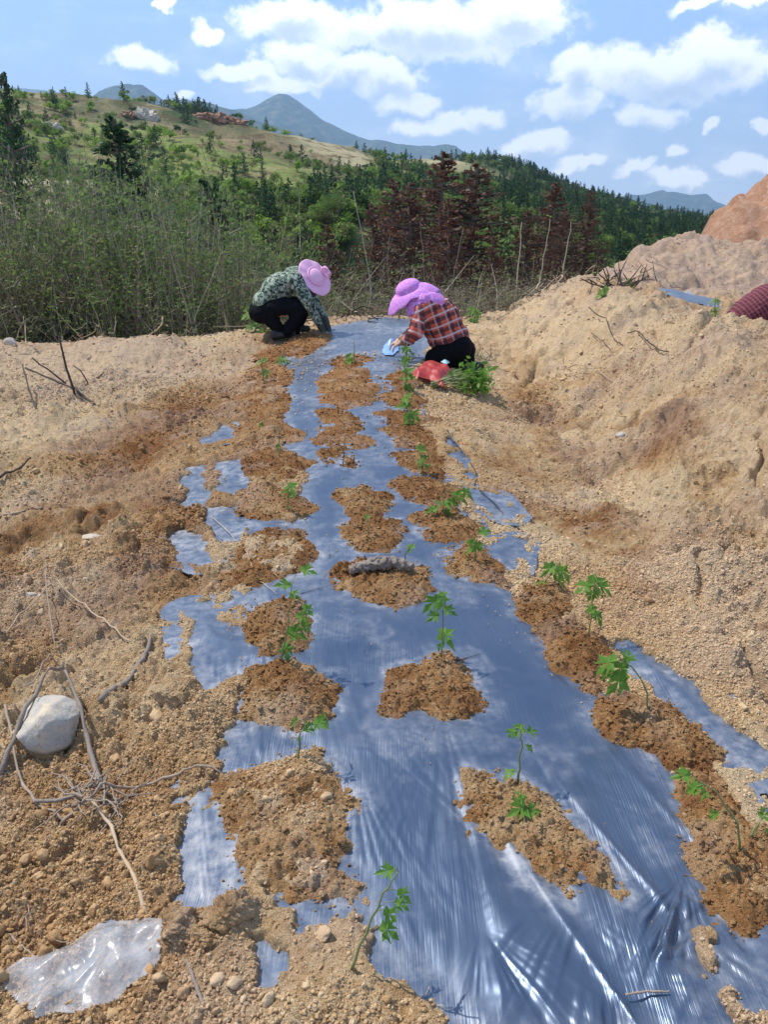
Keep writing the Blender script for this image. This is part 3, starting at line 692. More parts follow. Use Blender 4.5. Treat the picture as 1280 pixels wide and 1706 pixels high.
# grit lying on the film, in drifts
y = np.sqrt(rng.uniform(1.0, 60, 9000)); x = rng.uniform(-.6, .75, 9000) * y
sd = film_sd(x, y); dr = fbm((x * .9 + y * .4) * 8, (y * .9 - x * .4) * .9, 1, 3, 1601)
k = (sd > .01) & (rng.random(9000) < sst(dr, .25, .8) * .55 + .03 + .4 * sst(y, 4, 7)); x, y = x[k], y[k]; n_ = len(x)
r = rng.uniform(.0014, .0032, n_) * (1 + 1.2 * rng.random(n_) ** 6) * np.maximum(1, y / 2.5)
scatter('film_grit', np.c_[x, y, basef(x, y) + .026 + r * .3], rng.uniform(0, 6.28, (n_, 3)), r[:, None] * rng.uniform(.7, 1.25, (n_, 3)), rng.integers(0, 5, n_), CR[:5], tone=np.full(n_, .2))

# ------------------------------------------------------------------ valley and hills behind
FC = [] ; FCOL = []
def fpt(px, py, Y): v = pix(px, py, Y); FC.append((v.x, v.y, v.z))
for x_, y_, z_ in ((-20,14,-5.5),(-10,14,-5.2),(0,14,-5.2),(8,14,-6.5),(16,14,-7),(30,14,-7),(-20,24,-7.5),(-8,24,-7.5),(2,24,-7),(12,24,-8),(25,24,-8),(-30,38,-7),(-10,38,-8.5),(5,38,-9),(20,38,-9),(40,38,-8),
    (60,70,-8),(45,60,-9),(90,100,-8),(-60,30,-3),(-60,60,6),(140,150,-8),(200,260,-6),(-120,120,18),(-180,240,30)): FC.append((x_, y_, z_))
for q in ((0,300,60),(100,345,52),(100,295,75),(250,330,60),(200,258,100),(60,230,110),(0,180,120),(0,152,165),(60,166,165),(150,158,175),(230,160,180),(300,172,190),(330,185,190),(400,207,190),(480,226,200),(520,236,205),(560,250,220),(620,262,235),
    (680,272,260),(760,274,290),(840,282,290),(900,294,280),(960,310,260),(1000,322,240),(1100,346,215),(1180,360,200),(1280,372,190),
    (350,290,95),(350,240,140),(450,300,100),(450,262,140),(550,320,100),(550,290,150),(400,350,60),(550,380,52),(700,400,52),(700,330,110),(820,350,105),(820,310,190),(950,350,150),(1000,400,70),(1080,370,150),(900,420,55)):
    fpt(*q)
for q in ((-100,260,8),(-40,300,5),(0,330,0),(60,400,-10),(150,380,-18),(250,400,-20),(-300,400,0),(0,600,-30),(400,620,-30),(-400,620,-30)): FC.append(q)
FCa = np.array(FC); FT = tps_fit(FCa[:, :2] / 50, FCa[:, 2], .01)
def farz(x, y):
    x = np.asarray(x, float); y = np.asarray(y, float); z = tps_eval(FT, x / 50, y / 50)
    return z - 1.6 * sst(y, 120, 170) * (1 - sst(x / y, -.2, .0)) - 3.2 * sst(y, 110, 170) * sst(x / y, .14, .26)
frow = [13.0]
while frow[-1] < 620: frow.append(frow[-1] * 1.016 + .05)
frow = np.array(frow); fu = np.linspace(-1.15, 1.15, 330)
TY, TU = np.meshgrid(frow, fu, indexing='ij'); TX = TU * TY
def far_rel(x, y):
    a = sst(y, 40, 110)
    return a * (1.6 * fbm(x, y, .03, 5, 2001) ) + .25 * fbm(x, y, .2, 3, 2005) + sst(y, 100, 140) * .6 * (np.abs(((farz(x, y) * .42 + 1.5 * fbm(x, y, .02, 3, 2007)) % 1) - .5) - .25)
TZ = farz(TX, TY) + far_rel(TX, TY)
def farg(x, y): return farz(x, y) + far_rel(np.asarray(x, float), np.asarray(y, float))
# ground cover colours of the hills, given at places and spread between them
CP_ = []
def cp(px, py, Y, c): v = pix(px, py, Y); CP_.append((v.x, v.y, c))
GR, LG, DG, TAN, PALE, BRN = (.16,.20,.06), (.28,.33,.09), (.045,.085,.03), (.48,.36,.21), (.58,.48,.29), (.30,.20,.12)
for q in ((60,175,165,TAN),(120,178,168,TAN),(180,180,172,TAN),(90,200,140,BRN),(30,165,165,GR),(150,158,175,DG),(230,160,180,DG),(290,172,188,DG),(110,158,165,DG),(190,160,173,DG),(260,166,182,DG),(320,183,188,DG),(130,163,168,DG),(210,163,176,DG),(245,185,175,TAN),(200,215,130,LG),(120,230,110,LG),(60,260,100,GR),(300,210,150,TAN),(350,215,160,BRN),(380,225,160,TAN),
    (300,240,135,GR),(330,250,135,TAN),(400,240,150,TAN),(440,240,170,BRN),(400,275,125,BRN),(360,280,110,LG),(300,280,110,LG),(250,300,90,LG),(450,275,130,GR),(430,310,95,LG),(480,225,200,GR),(520,245,200,PALE),(560,262,200,PALE),(590,280,190,PALE),(560,290,150,GR),
    (600,262,230,DG),(660,280,230,LG),(700,283,240,PALE),(740,282,270,LG),(680,300,180,GR),(800,290,270,DG),(900,300,270,DG),(1000,330,230,DG),(1100,350,210,DG),(1180,365,200,DG),(850,320,180,DG),(950,350,150,DG),(550,320,100,GR),(600,340,90,DG),
    (50,320,58,PALE),(110,325,58,PALE),(20,350,50,PALE),(400,340,60,GR),(550,360,60,GR),(700,380,60,GR),(850,400,60,GR),(1000,395,70,LG),(780,420,48,LG),(0,230,100,GR),(500,300,110,LG),(800,345,100,GR),(200,350,50,GR)):
    cp(*q)
cpx = np.array([c[:2] for c in CP_]); cpc = np.array([c[2] for c in CP_])
def far_col(x, y):
    wx = x + y * .03 * fbm(x / y * 30, np.log(y) * 20, 1, 3, 2101); wy = y * (1 + .05 * fbm(x / y * 30, np.log(y) * 20, 1, 3, 2103))
    sx = wx / wy; sy = np.log(wy); acc = 0; ws = 0
    for (px_, py_), c in zip(cpx, cpc):
        w = 1 / (((sx - px_ / py_) / .05) ** 2 + ((sy - math.log(py_)) / .10) ** 2 + .05) ** 2
        acc = acc + w[..., None] * c; ws = ws + w
    return acc / ws[..., None]
FCL = far_col(TX, TY)
m, n, b, o = newmat('hill_ground'); M_HILL = m
P = n.n('ShaderNodeNewGeometry').outputs['Position']; vc = n.attr('cover', 'Color')
f = n.noise(P, .35, 6, .7); f2 = n.noise(P, 1.6, 5, .7)
tz = n.n('ShaderNodeSeparateXYZ'); n.val(tz.inputs[0], P)
stp = n.math('FRACT', n.math('MULTIPLY_ADD', tz.outputs[2], .42, n.math('MULTIPLY', n.noise(P, .05, 4, .6), 3.0)))
stp = n.math('MULTIPLY', n.ss(n.math('ABSOLUTE', n.math('SUBTRACT', stp, .5)), .22, .34), n.ss(n.noise(P, .45, 4, .6), .38, .6))
vc = n.mix(n.math('MULTIPLY', stp, .85), vc, (.15, .10, .055)); vc = n.mix(n.ss(n.noise(P, .12, 5, .7), .52, .66), vc, n.mix(.55, vc, (.46, .33, .19)))
c = n.mix(n.ss(f2, .35, .65), n.mix(.42, vc, (.06, .09, .03)), n.mix(n.ss(f, .4, .7), vc, n.mix(.35, vc, (.34, .28, .16))))
n.val(b.inputs['Base Color'], c); b.inputs['Roughness'].default_value = 1; b.inputs['Specular IOR Level'].default_value = .1
bump(n, b, n.math('ADD', f, f2), 1, .6)
me = mesh_np('valley_terrain', np.stack([TX, TY, TZ], -1).reshape(-1, 3), grid_faces(*TX.shape), M_HILL, True, {'cover': FCL.reshape(-1, 3)})
tag(link('valley_terrain', me), kind='structure')

# reddish hill of bare earth at the right
hx = np.linspace(12, 60, 200); hy = np.linspace(28, 66, 150); HX, HY = np.meshgrid(hx, hy)
prof = np.interp(HX / HY, [.315, .37, .395, .425, .47, .53, .7, .9], [-.16, -.065, .004, .030, .055, .072, .08, .08])  # rising to the right
cross = np.exp(-((HY - 42 - .12 * (HX - 20)) / 11) ** 2)
HZ = -6 + (1.45 + prof * 42 + 6) * cross + .5 * fbm(HX, HY, .12, 4, 2201) + .35 * (1 - np.abs(vn(HX * .5 + HY * .2, HY * .12, 2203))) + .26 * fbm(HX, HY, .8, 5, 2205, .65) - .25 * sst(1 - np.abs(vn(HX * .9 - HY * .2, HY * .3 + HX * .2, 2207)), .8, 1)
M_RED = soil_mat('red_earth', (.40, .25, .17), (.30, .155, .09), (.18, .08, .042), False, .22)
me = mesh_np('earth_hill', np.stack([HX, HY, HZ], -1).reshape(-1, 3), grid_faces(150, 200), M_RED)
tag(link('earth_hill', me), kind='structure')

# far mountains
m, n, b, o = newmat('mountain_side'); M_MT = m
P = n.n('ShaderNodeNewGeometry').outputs['Position']
f = n.noise(P, .004, 6, .65); f2 = n.noise(P, .02, 5, .7)
n.val(b.inputs['Base Color'], n.mix(n.ss(f2, .45, .7), n.mix(f, (.03, .05, .03), (.06, .085, .04)), (.20, .17, .12))); b.inputs['Roughness'].default_value = 1; b.inputs['Specular IOR Level'].default_value = 0
def mountain(name, D, pts, depth, seed, lowpx=395):
    px = np.array([p[0] for p in pts], float); py = np.array([p[1] for p in pts], float)
    xs = (px - 640) / FPX; n_ = 160
    u = np.linspace(xs[0] - .02, xs[-1] + .02, n_)
    zt = np.array([pix(a, c, D).z for a, c in zip(px, py)]); X = []
    d0 = ray(px[0], py[0]); ux = np.array([ray(a, c)[0] / ray(a, c)[1] for a, c in zip(px, py)])
    u = np.linspace(ux[0], ux[-1], n_); top = np.interp(u, ux, zt)
    zb = pix(640, lowpx, D).z - 30
    v = np.linspace(-1, 1, 70); U, Vv = np.meshgrid(u, v)
    Y = D + Vv * depth; X = U * D * (1 + Vv * .05)
    prof = (1 - np.abs(Vv) ** 1.15)
    T = np.tile(top, (70, 1))
    sc = D / 5000
    Z = zb + (T - zb) * prof + 70 * sc * (fbm(X / sc, Y / sc, .0022, 5, seed, .55)) * (1 - prof) * prof * 4 + 10 * sc * fbm(X / sc, Y / sc, .008, 3, seed + 9) * (1 - np.exp(-((1 - prof) * 8)))
    Z = Z + 6 * sc * fbm(X / sc, 0 * Y, .012, 3, seed + 3) * prof
    me = mesh_np(name, np.stack([X, Y, Z], -1).reshape(-1, 3), grid_faces(70, n_), M_MT)
    tag(link(name, me), kind='structure')
mountain('mountain', 5200, [(250,230),(300,200),(345,172),(385,181),(410,183),(435,172),(452,160),(465,155),(480,156),(495,166),(512,180),(540,200),(575,218),(610,232),(650,237),(690,242),(735,240),(760,243),(775,252),(800,261),(840,275),(890,290),(960,330)], 1500, 3001)
mountain('mountain', 3600, [(250,200),(305,163),(330,166),(360,174),(400,186),(430,200),(480,212),(520,228),(580,250),(640,290)], 700, 3011)
mountain('mountain', 6600, [(-80,150),(-20,142),(20,142),(60,148),(110,154),(160,170),(220,200)], 900, 3021)
mountain('mountain', 4200, [(130,180),(165,148),(190,140),(215,137),(238,141),(252,150),(262,158),(300,185)], 700, 3031)
mountain('mountain', 6500, [(980,350),(1030,328),(1050,322),(1075,322),(1105,317),(1130,319),(1155,325),(1178,323),(1195,333),(1210,342),(1260,352),(1400,350)], 900, 3041, 400)
# plain between the hills and the mountains
xs = np.linspace(-9000, 9000, 60); ys = np.linspace(500, 8000, 50); X, Y = np.meshgrid(xs, ys)
me = mesh_np('far_plain', np.stack([X, Y, -45 + 20 * fbm(X, Y, .0006, 4, 3051)], -1).reshape(-1, 3), grid_faces(50, 60), M_MT); tag(link('far_plain', me), kind='structure')

# ------------------------------------------------------------------ foliage
def leaf_mat(name, c0, c1, trans=.35, rough=.6):
    m, n, b, o = newmat(name)
    P = n.n('ShaderNodeNewGeometry').outputs['Position']; rn = n.n('ShaderNodeObjectInfo').outputs['Random']
    isl = n.n('ShaderNodeNewGeometry').outputs['Random Per Island']
    f = n.math('ADD', n.math('MULTIPLY', isl, .6), n.math('MULTIPLY', rn, .4))
    c = n.mix(f, c0, c1); n.val(b.inputs['Base Color'], c); b.inputs['Roughness'].default_value = rough; b.inputs['Specular IOR Level'].default_value = .25
    t = n.n('ShaderNodeBsdfTranslucent'); n.val(t.inputs[0], c); mx = n.n('ShaderNodeMixShader'); mx.inputs[0].default_value = trans
    m.node_tree.links.new(b.outputs[0], mx.inputs[1]); m.node_tree.links.new(t.outputs[0], mx.inputs[2]); m.node_tree.links.new(mx.outputs[0], o.inputs[0])
    return m
ML_DARK = leaf_mat('fir_needles', (.022, .06, .024), (.055, .115, .04))
ML_MID = leaf_mat('leaf_mid', (.08, .14, .035), (.20, .28, .07), .5)
ML_BRIGHT = leaf_mat('leaf_bright', (.16, .27, .04), (.32, .44, .08), .45)
ML_GREY = leaf_mat('leaf_dusty', (.12, .13, .05), (.25, .24, .10), .4)
ML_RED = leaf_mat('needles_scorched', (.085, .038, .024), (.20, .09, .055), .35)
ML_DRY = leaf_mat('leaf_withered', (.13, .085, .05), (.26, .18, .11), .3)
M_BARK = simple('bark', (.16, .12, .085), .9, .35, 9, .6, .02)
M_STEM = leaf_mat('stem_pale', (.22, .19, .13), (.42, .37, .26), 0, .8)
M_STEMD = leaf_mat('stem_dark', (.09, .065, .05), (.20, .15, .11), 0, .9)

class Geo:
    def __init__(s): s.V = []; s.F = {3: [], 4: []}; s.n = 0; s.m = {3: [], 4: []}
    def add(s, V, F, mi=0):
        V = np.asarray(V, float).reshape(-1, 3); F = np.asarray(F, int)
        s.V.append(V); s.F[F.shape[1]].append(F + s.n); s.m[F.shape[1]].append(np.full(len(F), mi)); s.n += len(V)
    def tube(s, pts, rad, sides=4, mi=0, cap=True):
        P = np.asarray(pts, float); n = len(P); rad = np.broadcast_to(np.asarray(rad, float), (n,))
        T = np.gradient(P, axis=0) if n > 2 else np.tile(P[1] - P[0], (2, 1)); T /= np.linalg.norm(T, axis=1)[:, None] + 1e-12
        ref = np.array([0, 0, 1.]) if abs(T[0][2]) < .9 else np.array([1., 0, 0])
        A = np.cross(T, ref); A /= np.linalg.norm(A, axis=1)[:, None] + 1e-12; B = np.cross(T, A)
        th = np.arange(sides) / sides * 2 * np.pi
        V = P[:, None] + rad[:, None, None] * (np.cos(th)[None, :, None] * A[:, None] + np.sin(th)[None, :, None] * B[:, None])
        i = np.arange(n * sides).reshape(n, sides); j = np.roll(i, -1, 1)
        F = np.stack([i[:-1], j[:-1], j[1:], i[1:]], -1).reshape(-1, 4); s.add(V, F, mi)
        if cap and sides > 3:
            k = s.n - n * sides
            V2 = [P[-1] + T[-1] * rad[-1] * .6, P[0] - T[0] * rad[0] * .3]
            s.V.append(np.array(V2)); a = s.n; s.n += 2
            f = [[k + (n - 1) * sides + q, k + (n - 1) * sides + (q + 1) % sides, a] for q in range(sides)] + [[k + (q + 1) % sides, k + q, a + 1] for q in range(sides)]
            s.F[3].append(np.array(f)); s.m[3].append(np.full(len(f), mi))
    def quads(s, C, A, B, mi=0):
        """many quads: centres C, half axes A, B"""
        V = np.stack([C - A, C - B * .9, C + A, C + B], 1).reshape(-1, 3); s.add(V, np.arange(len(C) * 4).reshape(-1, 4), mi)
    def mesh(s, name, mats, smooth=False):
        me = mesh_np(name, np.concatenate(s.V), [np.concatenate(s.F[k]) for k in (3, 4) if s.F[k]], None, smooth)
        for m_ in mats: me.materials.append(m_)
        me.polygons.foreach_set('material_index', np.concatenate([np.concatenate(s.m[k]) for k in (3, 4) if s.m[k]]).astype(np.int32)); return me
def rdir(rg, n):
    d = rg.normal(size=(n, 3)); return d / np.linalg.norm(d, axis=1)[:, None]
def leaves(g_, C, size, rg, mi=0, flat=.0):
    n = len(C); a = rdir(rg, n); a[:, 2] *= (1 - flat); b = np.cross(a, rdir(rg, n)); b /= np.linalg.norm(b, axis=1)[:, None] + 1e-9
    sz = size * rg.uniform(.6, 1.4, n)[:, None]; g_.quads(C, a * sz, b * sz * .5, mi)

def conifer(seed, H, W, nb, needles, mats, droop=.25, lsize=.1, lower=.12, gap=.0, sep=False):
    rg = np.random.default_rng(seed); t = Geo(); c = t if not sep else Geo()
    bend = rg.normal(size=2) * .02 * H
    def ax(h): return np.array([bend[0] * (h / H) ** 2, bend[1] * (h / H) ** 2, h])
    t.tube([ax(h) for h in np.linspace(-.3, H, 8)], np.linspace(.022 * H * .8, .004 * H, 8), 5, 0)
    for k in range(nb):
        f = lower + (1 - lower) * (k + rg.random()) / nb; h = f * H
        if rg.random() < gap: continue
        L_ = W * (1 - f) ** .75 * rg.uniform(.65, 1.15) + .03 * W; an = rg.uniform(0, 6.283)
        d = np.array([math.cos(an), math.sin(an), .35 - droop * (1 - f)]); p0 = ax(h)
        q = np.linspace(0, 1, 4)[:, None]; pts = p0 + d * L_ * q + np.array([0, 0, -1]) * L_ * droop * q ** 2 * .8 + np.array([0, 0, 1]) * L_ * .2 * q ** 3
        t.tube(pts, np.linspace(.0045 * H, .0015 * H, 4), 3, 0, False)
        m = max(3, int(needles * (L_ / W + .15))); tt = rg.random(m) ** .7
        C_ = np.stack([np.interp(tt, q[:, 0], pts[:, i]) for i in range(3)], 1) + rg.normal(size=(m, 3)) * L_ * .10
        C_[:, 2] -= abs(rg.normal(size=m)) * L_ * .07
        leaves(c, C_, lsize, rg, 0 if sep else 1, .4)
    if sep: return t.mesh('trunk', mats[:1]), c.mesh('crown', mats[1:])
    return t.mesh('tree', mats)
def bush(seed, H, W, n, mats, lsize=.12, stems=5, sep=False):
    rg = np.random.default_rng(seed); t = Geo(); c = Geo() if sep else t
    K = rg.integers(5, 9); ctr = np.c_[rg.uniform(-.33, .33, (K, 2)) * W, rg.uniform(.45, .85, K) * H]; rad = rg.uniform(.16, .34, K) * min(W, H)
    for k in range(stems):
        e = ctr[k % K]; t.tube([np.array([0, 0, -.2]) + rg.normal(size=3) * [.05 * W, .05 * W, 0], e * [.45, .45, .5] + rg.normal(size=3) * .04 * W, e], [.018 * H, .012 * H, .005 * H], 3, 0, False)
    k = rg.integers(0, K, n); d = rdir(rg, n); C_ = ctr[k] + d * rad[k][:, None] * (rg.random(n)[:, None] ** .4) * [1, 1, .8]
    leaves(c, C_, lsize, rg, 0 if sep else 1, .2)
    if sep: return t.mesh('trunk', mats[:1]), c.mesh('crown', mats[1:])
    return t.mesh('bush', mats)
def thicket(seed, kind):
    """a patch of thin upright stems with twigs and small leaves"""
    rg = np.random.default_rng(seed); g_ = Geo(); ns = 13
    for k in range(ns):
        H = rg.uniform(1.7, 3.4) if kind != 'dry' else rg.uniform(1.1, 2.5); b0 = np.r_[rg.uniform(-.7, .7, 2), -.15]; ln = rg.normal(size=2) * .16
        q = np.linspace(0, 1, 6)[:, None]; wob = np.cumsum(rg.normal(size=(6, 2)) * .03, 0)
        pts = b0 + np.c_[ln[0] * q * H + wob[:, :1] * q, ln[1] * q * H + wob[:, 1:] * q, q * H]
        g_.tube(pts, np.linspace(rg.uniform(.006, .013), .002, 6), 3, 0 if rg.random() < .55 else 1, False)
        m = rg.integers(7, 13)
        for j in range(m):
            t = rg.uniform(.12, .97); p = np.array([np.interp(t, q[:, 0], pts[:, i]) for i in range(3)]); an = rg.uniform(0, 6.28)
            L_ = rg.uniform(.15, .5) * (1.15 - t * .6); e = p + np.array([math.cos(an), math.sin(an), rg.uniform(.4, 1.3)]) * L_ * .7; md = (p + e) / 2 + rg.normal(size=3) * .03
            g_.tube([p, md, e], [.0035, .0028, .0015], 3, 1 if rg.random() < .6 else 0, False)
            nl = {'green': 9, 'grey': 4, 'dry': 1}[kind] if t > .35 else 1
            s = rg.random(nl)[:, None]; C_ = p + (e - p) * s + rg.normal(size=(nl, 3)) * .05
            leaves(g_, C_, .026 if kind != 'dry' else .020, rg, 2)
    # brambles and dead litter at the foot
    m = 60; P0 = np.c_[rg.uniform(-.8, .8, (m, 2)), rg.uniform(0, .4, m)]; D = rdir(rg, m) * rg.uniform(.15, .5, m)[:, None]; D[:, 2] = abs(D[:, 2])
    for a, d in zip(P0, D): g_.tube([a, a + d * .5 + rg.normal(size=3) * .05, a + d], [.004, .003, .002], 3, 1, False)
    leaves(g_, np.c_[rg.uniform(-.8, .8, (50, 2)), rg.uniform(0, .9, 50)], .05, rg, 3)
    lm = {'green': ML_MID, 'grey': ML_GREY, 'dry': ML_DRY}[kind]
    return g_.mesh('brush', [M_STEM, M_STEMD, lm, ML_DRY])

rg = np.random.default_rng(11)
# thicket on the slope right behind the field
TH = [thicket(1, 'green'), thicket(2, 'green'), thicket(3, 'grey'), thicket(4, 'grey'), thicket(5, 'grey'), thicket(6, 'dry'), thicket(7, 'dry'), thicket(8, 'dry')]
pts, ix = [], []
for _ in range(1500):
    y = rg.uniform(10.2, 24) if rg.random() < .6 else rg.uniform(10.2, 14); u = rg.uniform(-.72, .34); x = u * y
    edge = 10.35 + max(0, x) * .62 + .25 * float(vn(np.array([x]), np.array([0.]), 9)[0])
    if y < edge: continue
    z = gz1(x, y)
    if z > .12 or y > 23: continue
    pts.append((x, y, z - .1)); g3 = u + .08 * rg.normal()
    if g3 < -.20: ix.append(rg.choice([0, 1, 2, 3, 4, 5, 6], p=[.22, .20, .15, .15, .12, .08, .08]))
    elif g3 < .02: ix.append(rg.choice([2, 3, 5, 6, 7], p=[.08, .08, .28, .28, .28]))
    else: ix.append(rg.choice([3, 4, 5, 6, 7], p=[.12, .13, .25, .25, .25]))
pts = np.array(pts); n_ = len(pts); print('thickets', n_)
uq = pts[:, 0] / pts[:, 1]
topz = np.interp(uq, [-.6, -.5, -.35, -.2, -.1, 0, .1, .2, .3], [.075, .045, .035, .02, -.03, -.055, -.055, -.055, -.06]) * pts[:, 1] + CAM_H
ht = np.clip((topz - pts[:, 2]) / 3.0, .2, 1.9) * rg.uniform(.55, 1.12, n_) ** 1.0
sc_ = np.c_[rg.uniform(.9, 1.2, n_), rg.uniform(.9, 1.2, n_), ht]
scatter('brush_thicket', pts, np.c_[np.zeros((n_, 2)), rg.uniform(0, 6.28, n_)], sc_, ix, TH, label='dense tangle of thin stems and dusty leaves behind the field')

# bushes and trees over the valley
CB = [conifer(20 + i, 6.5, 2.3, 52, 12, [M_BARK, ML_DARK], .22, .26) for i in range(4)]
BB = [bush(30 + i, 3.2, 3.2, 420, [M_BARK, ML_MID], .21) for i in range(3)] + [bush(40 + i, 2.6, 3.0, 420, [M_BARK, ML_BRIGHT], .21) for i in range(2)] + [bush(50 + i, 2.8, 2.8, 380, [M_BARK, ML_GREY], .15) for i in range(2)] + [bush(60, 2.8, 2.8, 420, [M_BARK, ML_DARK], .17)]
VAR = CB + BB
pts, ix, scs = [], [], []
N0 = 60000; yy = np.exp(rg.uniform(math.log(26), math.log(330), N0) ** 1.0); uu_ = rg.uniform(-.62, .62, N0); xx = uu_ * yy
zz = farg(xx, yy); cc = far_col(xx, yy); green = cc[:, 1] / (cc.sum(1) + 1e-6); lum = cc.sum(1)
dns = fbm(xx / yy * 14, np.log(yy) * 9, 1, 3, 4001)
for x, y, z, gq, l, dn in zip(xx, yy, zz, green, lum, dns):
    u = x / y
    if x > 13 and 26 < y < 70 and u > .36: continue
    bare = gq < .40
    pr = .22 if bare else (.9 if l < .2 + .12 * (y > 140) else .55 if l < .45 else .3)
    if y < 45 and u > -.35: pr = .6
    if y > 62 and -.36 < u < -.02 and not l < .2: pr *= .28
    pr *= sst(dn, -.7, .3) * .8 + .2
    if rg.random() > pr: continue
    con = (.62 if l < .2 and not (u < .12 and y < 120) else .12)
    if u > .14: con = .42 if y > 90 else .2
    if rg.random() < con: ix.append(rg.integers(0, 4)); s = rg.uniform(.55, 1.2)
    else:
        w = ([.12,.10,.10,.22,.22,.1,.1,.04] if u < -.1 else [.16,.14,.14,.14,.14,.1,.08,.1]) if u < .12 else [.2,.18,.16,.05,.05,.08,.08,.2]
        ix.append(4 + rg.choice(8, p=np.array(w) / sum(w))); s = rg.uniform(.5, 1.5)
    s *= (.36 + .16 * float(sst(y, 60, 200))) * (.5 if bare else 1)
    pts.append((x, y, z - .15)); scs.append((s * rg.uniform(.85, 1.2), s * rg.uniform(.85, 1.2), s))
print('far plants', len(pts))
scatter('hillside_woodland', pts, np.c_[np.zeros((len(pts), 2)), rg.uniform(0, 6.28, len(pts))], scs, ix, VAR, label='mixed green woodland covering the valley and hills')

# trees that stand out singly
def tree(name, meshes, px, top, Y, Hm, label, cat='tree', group=None, wide=1, rot=0, basez=None):
    pt = pix(px, top, Y); z = basez if basez is not None else (gz1(pt.x, Y) if Y < 24 else float(farg(pt.x, Y)))
    e = empty(name, (pt.x, Y, z), label, cat, group); s = (pt.z - z) / Hm
    for nm, me in zip(('trunk', 'crown'), meshes):
        o = bpy.data.objects.new(nm, me); COL.objects.link(o); o.parent = e; o.scale = (s * wide, s * wide, s); o.rotation_euler[2] = rot
    return e
FIR = conifer(101, 7, 1.7, 240, 90, [M_BARK, ML_DARK], .3, .062, .1, sep=True)
tree('fir_tree', FIR, 207, 200, 21, 7, 'tall dark green fir rising above the thicket at the left', wide=1.25)
FIR2 = conifer(102, 6, 2.2, 160, 60, [M_BARK, ML_DARK], .3, .06, .1, sep=True)
tree('fir_tree', FIR2, -6, 120, 16, 6, 'dark fir cut by the left border of the photo', wide=.5)
tree('fir_tree', FIR2, 368, 300, 30, 6, 'small green fir standing to the right of the tall dark fir', wide=1.1, rot=2)
tree('fir_tree', FIR, 160, 285, 24, 7, 'shorter green fir close to the left foot of the tall fir', wide=1.2, rot=1)
RED = [conifer(110 + i, 5.5, 1.5, 150, 62, [M_STEMD, ML_RED], .3, .042, .3, .08, sep=True) for i in range(4)]
for k, (px, top, Y, w, lab) in enumerate([(735,255,19,1.0,'tallest scorched red-brown conifer, right of the crouching worker in purple'),(785,275,18.5,1.15,'broad scorched conifer right beside the tallest red-brown one'),(650,300,18,.9,'scorched red-brown conifer above the pink sun hat and purple hat gap'),
    (690,305,16.5,.9,'scorched conifer left of the tallest red-brown one'),(925,305,20,1.1,'scorched rust-coloured conifer left of the pair near the bank'),(985,318,20,.85,'scorched dark red conifer nearest the bank on the right'),(945,345,17.5,.8,'short scorched conifer in front of the rust-coloured pair'),
    (760,330,15.5,.8,'short scorched conifer in front of the tallest red-brown one'),(622,340,16,.7,'small scorched conifer at the left end of the red-brown group'),(550,375,14,.75,'small withered brown conifer behind the pink sun hat'),(890,350,18.5,.8,'thin scorched conifer between the two red-brown groups'),(830,395,16,.7,'low withered conifer in the gap right of the tallest red-brown tree')]):
    tree('scorched_tree', RED[k % 4], px, top, Y, 5.5, lab, 'tree', 'scorched conifers behind the field', w * 1.3, k * 1.3)
BR1 = bush(120, 3.5, 3.4, 5000, [M_BARK, ML_BRIGHT], .045, 7, sep=True); BR2 = bush(121, 3.5, 3.4, 5000, [M_BARK, ML_MID], .045, 7, sep=True)
tree('leafy_tree', BR1, 1010, 365, 26, 3.3, 'bright green rounded tree between the red-brown trees and the bank', wide=.8)
tree('leafy_tree', BR1, 520, 300, 55, 3.3, 'bright yellow-green round tree in the middle of the valley', wide=.9, rot=2)
tree('leafy_tree', BR2, 560, 318, 52, 3.3, 'grey-green rounded tree right of the yellow-green one in the valley', wide=.9, rot=1)
tree('leafy_tree', BR2, 812, 385, 30, 3.3, 'green bushy tree seen in the gap right of the tallest red-brown tree', wide=.9, rot=3)
tree('leafy_tree', BR2, 290, 295, 30, 3.3, 'mid green bushy tree between the tall fir and the small fir', wide=.8, rot=4)
for k, (px, top, lab) in enumerate([(552,272,'dark conical conifer on the slope, right one of two above the valley'),(533,285,'dark conical conifer on the slope, left one of two above the valley')]):
    tree('conifer', FIR if k else FIR2, px, top, 90, 7 if k else 6, lab, wide=1.2, rot=k)
OPEN = bush(130, 3.6, 2.8, 260, [M_BARK, ML_DARK], .10, sep=True)
for px, top, Y, lab in ((910,281,270,'open-crowned tree breaking the skyline of the dark ridge'),(835,277,285,'small lone tree on the skyline left of the open-crowned one'),(692,266,255,'tiny lone tree on the skyline above the pale clearing'),(935,288,262,'small tree on the skyline right of the open-crowned one')):
    tree('ridge_tree', OPEN, px, top, Y, 3.5, lab, 'tree', wide=1, rot=px)

